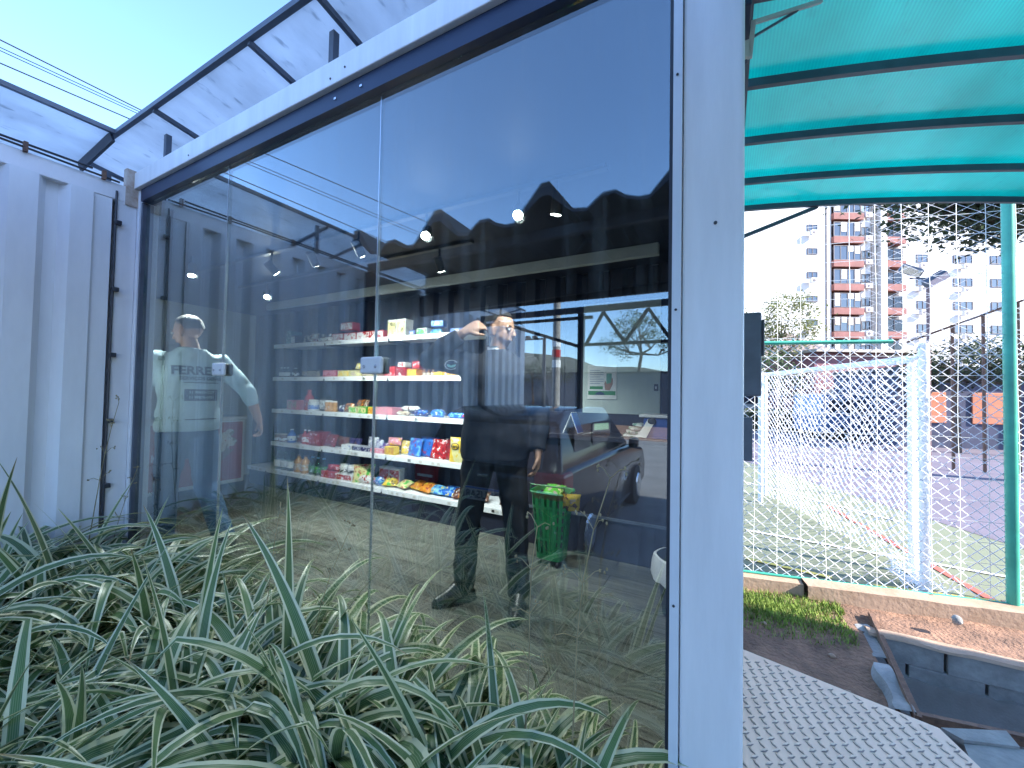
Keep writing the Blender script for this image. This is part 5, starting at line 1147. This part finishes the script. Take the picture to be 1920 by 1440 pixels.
# second uv component carries leaf number + position along the leaf
lf = N(n, "ShaderNodeMath", operation='FLOOR'); n.links.new(sx_.outputs[1], lf.inputs[0]); wn_ = N(n, "ShaderNodeTexWhiteNoise", noise_dimensions='1D'); n.links.new(lf.outputs[0], wn_.inputs['W'])
e1_ = N(n, "ShaderNodeMath", operation='MULTIPLY_ADD', i_1=.12, i_2=.24); n.links.new(wn_.outputs[0], e1_.inputs[0])
gt = N(n, "ShaderNodeMath", operation='GREATER_THAN'); n.links.new(ab.outputs[0], gt.inputs[0]); n.links.new(e1_.outputs[0], gt.inputs[1])
sn = N(n, "ShaderNodeMath", operation='MULTIPLY', i_1=58.0); n.links.new(sx_.outputs[0], sn.inputs[0]); ad_ = N(n, "ShaderNodeMath", operation='ADD'); w5 = N(n, "ShaderNodeMath", operation='MULTIPLY', i_1=40); n.links.new(wn_.outputs[0], w5.inputs[0]); n.links.new(sn.outputs[0], ad_.inputs[0]); n.links.new(w5.outputs[0], ad_.inputs[1])
si = N(n, "ShaderNodeMath", operation='SINE'); n.links.new(ad_.outputs[0], si.inputs[0]); g2_ = N(n, "ShaderNodeMapRange", i_1=.72, i_2=.98, i_3=0, i_4=.38); n.links.new(si.outputs[0], g2_.inputs[0])
mx_ = N(n, "ShaderNodeMath", operation='MAXIMUM'); n.links.new(gt.outputs[0], mx_.inputs[0]); n.links.new(g2_.outputs[0], mx_.inputs[1])
gcol = N(n, "ShaderNodeValToRGB"); gcol.color_ramp.elements[0].color = (.045, .115, .04, 1); gcol.color_ramp.elements[1].color = (.13, .25, .085, 1); n.links.new(wn_.outputs[1], gcol.inputs[0])
ccol = N(n, "ShaderNodeValToRGB"); ccol.color_ramp.elements[0].color = (.58, .61, .38, 1); ccol.color_ramp.elements[1].color = (.80, .80, .60, 1); n.links.new(wn_.outputs[0], ccol.inputs[0])
m1 = N(n, "ShaderNodeMixRGB"); n.links.new(mx_.outputs[0], m1.inputs[0]); n.links.new(gcol.outputs[0], m1.inputs[1]); n.links.new(ccol.outputs[0], m1.inputs[2])
# dry tips on some leaves
tp_ = N(n, "ShaderNodeMapRange", i_1=.93, i_2=.99, i_3=0, i_4=1); n.links.new(fl.outputs[0], tp_.inputs[0]); gt3 = N(n, "ShaderNodeMath", operation='GREATER_THAN', i_1=.6); n.links.new(wn_.outputs[0], gt3.inputs[0]); mm = N(n, "ShaderNodeMath", operation='MULTIPLY'); n.links.new(tp_.outputs[0], mm.inputs[0]); n.links.new(gt3.outputs[0], mm.inputs[1])
dd_ = N(n, "ShaderNodeMath", operation='GREATER_THAN', i_1=.985); wn2 = N(n, "ShaderNodeTexWhiteNoise", noise_dimensions='1D'); l7 = N(n, "ShaderNodeMath", operation='MULTIPLY', i_1=7.31); n.links.new(lf.outputs[0], l7.inputs[0]); n.links.new(l7.outputs[0], wn2.inputs['W']); n.links.new(wn2.outputs[0], dd_.inputs[0]); mq = N(n, "ShaderNodeMath", operation='MAXIMUM'); n.links.new(mm.outputs[0], mq.inputs[0]); n.links.new(dd_.outputs[0], mq.inputs[1]); mm = mq
m2_ = N(n, "ShaderNodeMixRGB"); m2_.inputs[2].default_value = (.35, .24, .12, 1); n.links.new(mm.outputs[0], m2_.inputs[0]); n.links.new(m1.outputs[0], m2_.inputs[1])
pb = N(n, "ShaderNodeBsdfPrincipled", i_Roughness=.38); n.links.new(m2_.outputs[0], pb.inputs[0]); tl_ = N(n, "ShaderNodeBsdfTranslucent"); n.links.new(m2_.outputs[0], tl_.inputs[0]); ms = N(n, "ShaderNodeMixShader", i_0=.22)
n.links.new(pb.outputs[0], ms.inputs[1]); n.links.new(tl_.outputs[0], ms.inputs[2]); n.links.new(ms.outputs[0], o.inputs[0]); LEAF = m

def clump_mesh(seed, nl, scale=1.0):
    rg = random.Random(seed); vs = []; fs = []; uvs = []; SEG = 16
    for L_ in range(nl):
        az = rg.uniform(0, 2*pi); ln = rg.uniform(.42, .82)*scale; el = radians(rg.choice([rg.uniform(35, 60), rg.uniform(52, 75), rg.uniform(62, 85)])); bend = rg.uniform(1.9, 3.6)*(1.1 if el < 1.1 else .92); 
        if rg.random() < .04: bend = .5
        wd = rg.uniform(.0125, .0215)*scale; p = Vector((rg.gauss(0, .025), rg.gauss(0, .025), 0)); tw = rg.uniform(-.9, .9); side_b = rg.uniform(-.5, .5); ang_ = el; azz = az; st = ln/SEG; b0_ = len(vs)
        kink = rg.randint(7, 13) if rg.random() < .14 else -1
        for i in range(SEG+1):
            t = i/SEG; d = Vector((cos(azz)*cos(ang_), sin(azz)*cos(ang_), sin(ang_)))
            sdir = Vector((-sin(azz), cos(azz), 0)); up_v = sdir.cross(d)*-1; tt = tw*t
            s2 = sdir*cos(tt)+up_v*sin(tt); w_ = wd*(.55+.45*min(1, t*4))*(1 if t < .55 else max(.02, (1-(t-.55)/.45)**.75)); keel = .22*w_
            for k, (u, kz) in enumerate(((-1, 0), (-.5, -.6), (0, -1), (.5, -.6), (1, 0))):
                vs.append(p+s2*(u*w_)+up_v*(kz*keel)); uvs.append(((u+1)/2, L_+min(t, .995)))
            p = p+d*st; ang_ -= bend*st/ln*(.35+1.3*t); azz += side_b*st/ln
            if i == kink: ang_ -= .9
            ang_ = max(ang_, -1.45)
        for i in range(SEG):
            for k in range(4): a = b0_+i*5+k; fs.append((a, a+1, a+6, a+5))
    me = bpy.data.meshes.new("leaf_clump"); me.from_pydata([tuple(v) for v in vs], [], fs); ul = me.uv_layers.new(name="UVMap")
    lv_ = [0]*len(me.loops); me.loops.foreach_get('vertex_index', lv_); flat = []
    for i in lv_: flat += uvs[i]
    ul.data.foreach_set('uv', flat); me.materials.append(LEAF); me.polygons.foreach_set('use_smooth', [True]*len(me.polygons)); me.update(); return me
CM = [clump_mesh(s, 84) for s in (11, 12, 13, 14, 15)]
def stalk_mesh(seed):
    rg = random.Random(seed); q = MB(); h = rg.uniform(.62, .82); pts = [Vector((0.05*sin(i*.5+seed)*i/8+.012*i, .01*i, h*i/8)) for i in range(9)]; q.tube(pts, [.0022-.0012*i/8 for i in range(9)], 4)
    for i in range(5, 9):
        for s in (-1, 1):
            e_ = pts[i]+Vector((s*rg.uniform(.012, .04), rg.uniform(-.02, .02), rg.uniform(.0, .035))); q.tube([pts[i], pts[i].lerp(e_, .6)+Vector((0, 0, .006)), e_], .0009, 3)
            for _ in range(3): q.ell(e_+Vector((rg.gauss(0, .004), rg.gauss(0, .004), rg.gauss(0, .004))), (.0022, .0022, .0034), n=6, m=4)
    me = bpy.data.meshes.new("flower_stalk"); me.from_pydata([tuple(v) for v in q.v], [], q.f); me.materials.append(PM("straw_stalk", (.36, .30, .17), .7, var=.3, vs=30)); return me
SM = [stalk_mesh(s) for s in (1, 2, 3)]
RP = random.Random(21); spots = []
for i in range(14):
    for j in range(4):
        x = -2.88+i*.20+RP.uniform(-.07, .07)+(j % 2)*.08; y = .24+j*.185+RP.uniform(-.05, .05); s = RP.uniform(.72, 1.0)
        if x > -1.15 and y < .62-.25*(x+1.15)*-.0: 
            if y < .55: continue
        if x > -.75 and y < .55: continue
        if x > -.24: continue
        if math.hypot(x, y) < .62: continue
        s *= (1.32 if x < -2.15 else 1.16 if x < -1.6 else 1.12 if x < -.9 else 1.08)
        spots.append((x, min(y, .80), s))
spots += [(-.32, .74, 1.0), (-.50, .80, 1.15), (-.70, .74, 1.15), (-.90, .80, 1.15), (-1.12, .72, 1.15), (-.44, .66, .9), (-1.3, .82, 1.15), (-.22, .82, .9), (-.8, .62, 1.0), (-.62, .64, 1.0)]
BEDZ = .545
stalks = {0, 7, 15, 22, 27, 31}
for i, (x, y, s) in enumerate(spots):
    za = "beside the white container" if x < -2.45 else "before the walking man" if x < -1.9 else "below the left glass joint" if x < -1.35 else "below the right glass joint" if x < -.85 else "left of the corner post"
    zd = "against the glass" if y > .68 else "in the middle of the bed" if y > .45 else "at the outer bed edge"
    t = thing("strap_leaf_plant", f"cream edged strap leaf clump {za}, {zd}", "plant", (x, y, BEDZ), "variegated strap leaf plants in the bed")
    o_ = bpy.data.objects.new("leaves", CM[i % 5]); COL.objects.link(o_); o_.parent = t; o_.rotation_euler = (0, 0, RP.uniform(0, 6.28)); o_.scale = (s, s, s*RP.uniform(.9, 1.1))
for i, (px, py, sc2) in enumerate(((1000, 940, 1.05), (1120, 1010, .98), (600, 960, .95), (495, 930, .95), (165, 800, 1.15), (210, 860, 1.1))):
    p = at(px, py, Y=.86) if px > 300 else at(px, py, X=-2.9); 
    t = thing("flower_stalk", ["thin flower stalk rising right of the middle before the dark clad man's legs", "thin flower stalk rising in front of the green basket", "thin dry flower stalk over the planks below the bottom shelf", "branching dry flower stalk beside the walking man's rear foot", "tall wispy stalk before the white corrugated wall", "wispy stalk beside the locking rod clips"][i], "plant stalk", (p.x-.1, p.y, BEDZ))
    o_ = bpy.data.objects.new("stem", SM[i % 3]); COL.objects.link(o_); o_.parent = t; k_ = (p.z-BEDZ)/.72; o_.scale = (k_, k_, k_)
# ================================================================ people
def hand(mb, wrist, d, palm, side, curl=.5, spread=.10, k=1.0):
    """wrist point, direction of the hand, palm normal, thumb side (+1/-1 across)"""
    d = Vector(d).normalized(); pn = Vector(palm); pn = (pn-d*pn.dot(d)).normalized(); ac = d.cross(pn)*side
    w = Vector(wrist)
    mb.tube([w-d*.01, w+d*.03*k, w+d*.075*k, w+d*.092*k], [(.026, .021), (.036*k, .019), (.041*k, .017), (.038*k, .014)], 10) if False else None
    rows = []
    for (t, wd, th) in ((0, .026, .02), (.03, .034, .019), (.06, .040, .017), (.09, .040, .013)):
        c = w+d*t*k; rows.append([c+ac*cos(2*pi*i/12)*wd*k+pn*sin(2*pi*i/12)*th*k for i in range(12)])
    vs = [p for r in rows for p in r]; mb.add(vs, [(i*12+j, i*12+(j+1) % 12, (i+1)*12+(j+1) % 12, (i+1)*12+j) for i in range(3) for j in range(12)]+[tuple(range(12)), tuple(36+j for j in range(12))])
    for i, (off, ln) in enumerate(((.029, .070), (.010, .078), (-.010, .073), (-.029, .058))):
        p = w+d*.085*k+ac*off*k; a = 0; pts = [p-d*.02, p]; dd = (d+ac*spread*(1.5-i)*.6).normalized()
        for f, cc in ((.42, curl*.7), (.33, curl*1.0), (.25, curl*.8)):
            a += cc; p = p+(dd*cos(a)+pn*sin(a))*ln*f*k; pts.append(p)
        mb.tube(pts, [.0095*k, .0095*k, .0088*k, .0082*k, .0070*k], 8)
    p = w+d*.03*k+ac*.026*k; dd = (d*.7+ac*.7+pn*.25).normalized(); d3 = (d*.9+ac*.25+pn*.45).normalized(); mb.tube([p, p+dd*.032*k, p+dd*.032*k+d3*.03*k, p+dd*.032*k+d3*.052*k], [.013*k, .0115*k, .010*k, .008*k], 8)
def ellstack(mb, levels, n=20):
    vs = []
    for (x, y, z, rx, ry) in levels:
        for k in range(n):
            a = 2*pi*k/n; c, s = cos(a), sin(a); e = 2.4; rr = (abs(c)**e+abs(s)**e)**(-1/e); vs.append((x+c*rr*rx, y+s*rr*ry, z))
    K = len(levels); mb.add(vs, [(i*n+k, i*n+(k+1) % n, (i+1)*n+(k+1) % n, (i+1)*n+k) for i in range(K-1) for k in range(n)]+[tuple(range(n)), tuple((K-1)*n+k for k in range(n))])
def wrinkle(mat, amp, sc=(9, 9, 5)):
    def f(me):
        inv = mat.inverted()
        for v in me.vertices:
            p = inv @ v.co; q = noise.noise(Vector((p.x*sc[0], p.y*sc[1], p.z*sc[2])))+.5*noise.noise(Vector((p.x*24, p.y*24, p.z*13+4))); v.co = v.co+v.normal*q*amp
    return f
def smoothmods(vox, it=6): return [('REMESH', dict(mode='VOXEL', voxel_size=vox)), ('SMOOTH', dict(factor=.5, iterations=it))]
def person(name_label, loc, rotz, P, C, sc=1.0):
    """P: joints (local, facing +Y); C: materials and options"""
    t = thing("person", name_label, "person", loc); S = Matrix.Translation(Vector(loc)) @ Matrix.Rotation(rotz, 4, 'Z') @ Matrix.Scale(sc, 4)
    HM = Matrix.Translation(P['neck']) @ Matrix.Rotation(P.get('yaw', 0), 4, 'Z') @ Matrix.Rotation(P.get('nod', 0), 4, 'X')
    b = MB()
    ellstack(b, [(0, 0, .90, .10, .08), (0, 0, .98, .155, .105), (0, 0, 1.10, .14, .095), (0, 0, 1.25, .150, .105), (0, .0, 1.40, .165, .105), (0, -.01, 1.47, .12, .075)])
    nk = P['neck']; b.tube([(0, -.015, 1.42), nk, HM @ Vector((0, .01, .09))], [.062, .055, .054], 14)
    h0 = len(b.v)
    hb = MB(); hb.ell((0, -.012, .165), (.074, .094, .088), n=24, m=16); hb.ell((0, .022, .105), (.056, .066, .066), n=20, m=12); hb.ell((0, .045, .078), (.034, .034, .026)); hb.ell((0, .052, .12), (.05, .035, .035))
    hb.ell((0, .075, .155), (.05, .012, .012)); hb.tube([(0, .082, .158), (0, .099, .128), (0, .106, .115), (0, .088, .107)], [.008, .011, .014, .012], 8); hb.ell((0, .086, .088), (.022, .009, .006)); hb.ell((0, .085, .078), (.019, .009, .006))
    for s in (-1, 1): hb.ell((s*.077, -.005, .13), (.010, .018, .031)); hb.ell((s*.072, .006, .105), (.008, .01, .012))
    hb.xf(HM); b.add(hb.v, hb.f)
    for s, k in ((1, 'r'), (-1, 'l')):
        sh_, el, wr = P['sh'+k], P['el'+k], P['wr'+k]; b.tube([sh_, Vector(sh_).lerp(Vector(el), .5), el, Vector(el).lerp(Vector(wr), .4), wr], [.052, .045, .038, .038, .026], 12); b.ell(sh_, (.055, .055, .055)); b.ell(el, (.038, .038, .038))
        hd_ = P['hand'+k]; hand(b, wr, hd_[0], hd_[1], hd_[2], hd_[3])
        hp, kn, an = P['hp'+k], P['kn'+k], P['an'+k]; b.tube([hp, Vector(hp).lerp(Vector(kn), .5), kn, Vector(kn).lerp(Vector(an), .35), an], [.085, .07, .052, .052, .036], 12); b.ell(kn, (.05, .05, .05))
    b.xf(S); body = evalmods(b, "body", smoothmods(.0062*sc, 3), C['skin'], t)
    # eyes
    for s in (-1, 1):
        e_ = MB().ell((s*.031, .083, .143), (.0115, .008, .007), n=12, m=8).xf(HM).xf(S); eo = e_.build("eye", M['white'], t, smooth=True); MB().ell((s*.031, .0895, .143), (.0048, .003, .0048), n=10, m=6).xf(HM).xf(S).build("iris", M['black'], eo)
        MB().ell((s*.031, .087, .166), (.017, .005, .0035), n=10, m=6).xf(HM).xf(S).build("eyebrow", M['hair'], t)
    # hair
    q = MB(); n_, m_ = 28, 18; vs = []
    for j in range(m_+1):
        th = pi*.62*j/m_
        for k in range(n_):
            a = 2*pi*k/n_; lim = pi*(.60 if sin(a) < -.2 else .44 if sin(a) < .35 else .30); tt = min(th, lim); v = Vector((sin(tt)*cos(a)*.081, sin(tt)*sin(a)*.101-.014, cos(tt)*.096+.168)); v += v.normalized()*noise.noise(v*30)*.004; vs.append(v)
    q.add(vs, [(j*n_+k, j*n_+(k+1) % n_, (j+1)*n_+(k+1) % n_, (j+1)*n_+k) for j in range(m_) for k in range(n_)]); q.xf(HM).xf(S); ho = q.build("hair", M['hair'], t, smooth=True)
    # top garment
    g = MB(); f = C.get('fit', 1.0)
    ellstack(g, [(0, 0, C.get('hem', .93), .185*f, .135*f), (0, 0, .97, .19*f, .14*f), (0, 0, 1.08, .178*f, .128*f), (0, 0, 1.22, .185*f, .13*f), (0, 0, 1.36, .200*f, .128*f), (0, -.005, 1.44, .17*f, .105), (0, -.012, 1.49, .10, .078), (0, -.012, 1.515, .075, .066)], 28)
    for k in ('r', 'l'):
        sh_, el, wr = Vector(P['sh'+k]), Vector(P['el'+k]), Vector(P['wr'+k]); we = el.lerp(wr, C['sleeve_'+k]); g.tube([Vector((sh_.x*.5, sh_.y*.5-.005, sh_.z-.03)), sh_, sh_.lerp(el, .5), el, el.lerp(we, .5), we], [.075, .074*f, .064*f, .055*f, .052*f, .043*f], 14); g.ell(sh_-Vector((0, 0, .006)), (.073, .073, .068)); g.ell(el, (.055, .055, .055))
    g.xf(S); top = evalmods(g, C.get('topname', 'shirt'), smoothmods(.011*sc, 5), C['top'], t, wrinkle(S, .010, (7, 7, 12)))
    # trousers
    g = MB(); ellstack(g, [(0, 0, .86, .10, .09), (0, 0, .90, .168, .122), (0, 0, .98, .172, .124), (0, 0, 1.05, .160, .115)], 24)
    for s, k in ((1, 'r'), (-1, 'l')):
        hp, kn, an = Vector(P['hp'+k]), Vector(P['kn'+k]), Vector(P['an'+k]); dn = (an-kn).normalized(); g.tube([hp+Vector((0, 0, .04)), hp, hp.lerp(kn, .5), kn, kn.lerp(an, .5), an+dn*.02], [.09, .103, .090, .074, .070, .066], 16); g.ell(kn, (.072, .072, .07))
    g.xf(S); evalmods(g, "trousers", smoothmods(.011*sc, 4), C['bot'], t, wrinkle(S, .010, (8, 8, 11)))
    for k in ('r', 'l'):
        an = Vector(P['an'+k]); fy, fp = P['foot'+k]; FM = Matrix.Translation(an) @ Matrix.Rotation(fy, 4, 'Z') @ Matrix.Rotation(fp, 4, 'X'); g = MB()
        ellstack(g, [(0, .055, -.085, .046, .135), (0, .055, -.07, .048, .138), (0, .05, -.045, .045, .128), (0, .025, -.015, .042, .085), (0, -.005, .03, .044, .052)], 20); g.xf(FM).xf(S)
        s_ = evalmods(g, "shoe", smoothmods(.007*sc, 2), M['shoe'], t); g = MB(); ellstack(g, [(0, .055, -.095, .047, .138), (0, .055, -.078, .049, .141)], 20); g.xf(FM).xf(S); g.build("sole", M['black'], s_)
    return t, S, HM, top
V = Vector
PA = dict(neck=V((0, -.01, 1.50)), yaw=radians(38), nod=radians(-14),
          shr=V((.19, 0, 1.42)), elr=V((.335, -.15, 1.18)), wrr=V((.41, -.17, .96)), handr=(V((.25, .15, -1)), V((-1, .2, 0)), 1, .75),
          shl=V((-.19, 0, 1.42)), ell=V((-.25, .17, 1.17)), wrl=V((-.22, .40, 1.14)), handl=(V((.1, 1, .1)), V((.6, 0, -1)), -1, .7),
          hpr=V((.085, 0, .90)), knr=V((.10, -.06, .49)), anr=V((.11, -.40, .17)), footr=(0, radians(-48)),
          hpl=V((-.085, 0, .90)), knl=V((-.09, .10, .49)), anl=V((-.09, .10, .095)), footl=(.05, 0))
la = at(345, 1010, Y=1.52); la = Vector((la.x, 1.52, FLO+.0))
pa, SA, HA, topA = person("man in a pale blue printed work shirt and jeans walking away to the left", la, radians(84), PA, dict(skin=M['skin2'], top=M['shirt'], bot=M['jeans'], sleeve_r=.42, sleeve_l=.9, fit=1.03, hem=.90, topname='shirt'), 1.03)
# print on the back of the shirt
from mathutils.bvhtree import BVHTree
tm = topA.data; org = WL(topA); bvh = BVHTree.FromPolygons([v.co+org for v in tm.vertices], [tuple(p.vertices) for p in tm.polygons])
bx_ = (SA.to_3x3() @ Vector((1, 0, 0))).normalized(); bn = (SA.to_3x3() @ Vector((0, -1, 0))).normalized(); upv = Vector((0, 0, 1))
def on_back(vs, fs, cx_, cz, nm, mt, par, invert_to=None):
    bm = bmesh.new(); bv = [bm.verts.new((v.x, v.y, 0)) for v in vs]; 
    for f_ in fs:
        try: bm.faces.new([bv[i] for i in f_])
        except ValueError: pass
    for _ in range(2):
        ed = [e for e in bm.edges if e.calc_length() > .022]
        if ed: bmesh.ops.subdivide_edges(bm, edges=ed, cuts=1)
    bmesh.ops.triangulate(bm, faces=bm.faces[:]); bm.verts.index_update(); out = []
    for v in bm.verts:
        base = SA @ Vector((cx_+v.co.x, 0, cz+v.co.y)); h = bvh.ray_cast(base+bn*.6, -bn)
        out.append((h[0]+bn*.004) if h[0] is not None else base+bn*.14)
    q = MB(); q.add(out, [tuple(v.index for v in f_.verts) for f_ in bm.faces]); bm.free(); return q.build(nm, mt, par)
for txt, sz, cz, dx, bold in (("FERREIRA", .086, 1.34, .035, .0028), ("SERVIÇOS GERAIS", .034, 1.285, .035, .001), ("51 98433-3277", .032, 1.185, .035, .001), ("51 99876-0921", .032, 1.150, .035, .001)):
    vs, fs = text_pts(txt, sz, bold, 0.0); on_back(vs, fs, dx, cz, "shirt_lettering", M['ink'] if sz > .06 or cz > 1.2 else M['shirt'], topA) if cz > 1.2 else None
NX_ = 8
def rect(w_, h_): return [Vector((-w_/2+w_*i/NX_, -h_/2+h_*j, 0)) for j in (0, 1) for i in range(NX_+1)], [(i, i+1, NX_+2+i, NX_+1+i) for i in range(NX_)]
for cz, hh, ww in ((1.255, .006, .22), (1.165, .085, .21), (.99, .008, .2)): vs, fs = rect(ww, hh); on_back(vs, fs, .035, cz, "shirt_print_block", M['ink'], topA)
_bn = bn; 
for txt, cz in (("51 98433-3277", 1.185), ("51 99876-0921", 1.148)):
    vs, fs = text_pts(txt, .026, .001, 0.0); o_ = on_back(vs, fs, .035, cz, "shirt_lettering", M['shirt'], topA)
    for v in o_.data.vertices: v.co += bn*.002

PB = dict(neck=V((0, -.01, 1.50)), yaw=radians(58), nod=radians(-8),
          shr=V((.19, 0, 1.43)), elr=V((.40, .10, 1.44)), wrr=V((.185, .15, 1.60)), handr=(V((-.85, -.28, .50)), V((-.2, -1, -.4)), -1, .55),
          shl=V((-.19, 0, 1.42)), ell=V((-.27, -.03, 1.14)), wrl=V((-.25, .10, .91)), handl=(V((.05, .2, -1)), V((1, 0, 0)), -1, .6),
          hpr=V((.09, 0, .90)), knr=V((.155, .0, .49)), anr=V((.18, -.02, .095)), footr=(radians(-62), 0),
          hpl=V((-.09, 0, .90)), knl=V((-.13, .05, .49)), anl=V((-.15, .06, .095)), footl=(radians(-8), 0))
pb_, SB, HB, topB = person("man in a black jacket and black trousers raising one hand to his forehead", Vector((-1.22, 2.08, FLO)), radians(208), PB, dict(skin=M['skin'], top=M['jacket'], bot=M['trous'], sleeve_r=.90, sleeve_l=.95, fit=1.10, hem=.86, topname='jacket'), 1.0)
ellc = MB(); rows = []
for j, (r_, z) in enumerate(((.064, 1.495), (.062, 1.53), (.067, 1.535))): rows.append([(cos(2*pi*k/20)*r_, sin(2*pi*k/20)*r_*.95-.012, z) for k in range(21)])
ellc.sheet(rows).xf(SB); ellc.build("shirt_collar", M['white'], pb_, smooth=True)
q = MB()
for s in (-1, 1): q.tube([Vector((s*.033+cos(2*pi*k/14)*.022, .104, .143+sin(2*pi*k/14)*.016)) for k in range(15)], .0018, 5, cap=False); q.tube([(s*.055, .103, .148), (s*.078, .04, .15), (s*.08, -.01, .14)], .0016, 5)
q.tube([(-.011, .106, .146), (.011, .106, .146)], .0016, 5); q.xf(HB).xf(SB).build("glasses", M['black'], pb_)
# sleeve emblem
tm = topB.data; org = WL(topB); bvh2 = BVHTree.FromPolygons([v.co+org for v in tm.vertices], [tuple(p.vertices) for p in tm.polygons])
tgt = SB @ Vector((.275, .03, 1.42)); dirc = (tgt-EYE).normalized(); h = bvh2.ray_cast(EYE, dirc)
if h[0] is not None:
    c = h[0]; nrm = h[1] if h[1].dot(dirc) < 0 else -h[1]; xa = Vector((0, 0, 1)).cross(nrm).normalized(); ya = nrm.cross(xa)
    def ringm(r0, r1, sy, a0=0, a1=2*pi, off=.004):
        q = MB(); q.sheet([[c+nrm*off+xa*cos(a0+(a1-a0)*i/24)*r+ya*sin(a0+(a1-a0)*i/24)*r*sy for r in (r0, r1)] for i in range(25)]); return q
    ringm(.036, .040, .75).build("emblem_ring", M['white'], topB); ringm(.006, .026, .6, pi*.95, pi*2.1, .006).build("emblem_mark", PM("emblem_teal", (.30, .65, .62), .5), topB); ringm(.0, .034, .75, off=.002).build("emblem_ground", M['ink'], topB)
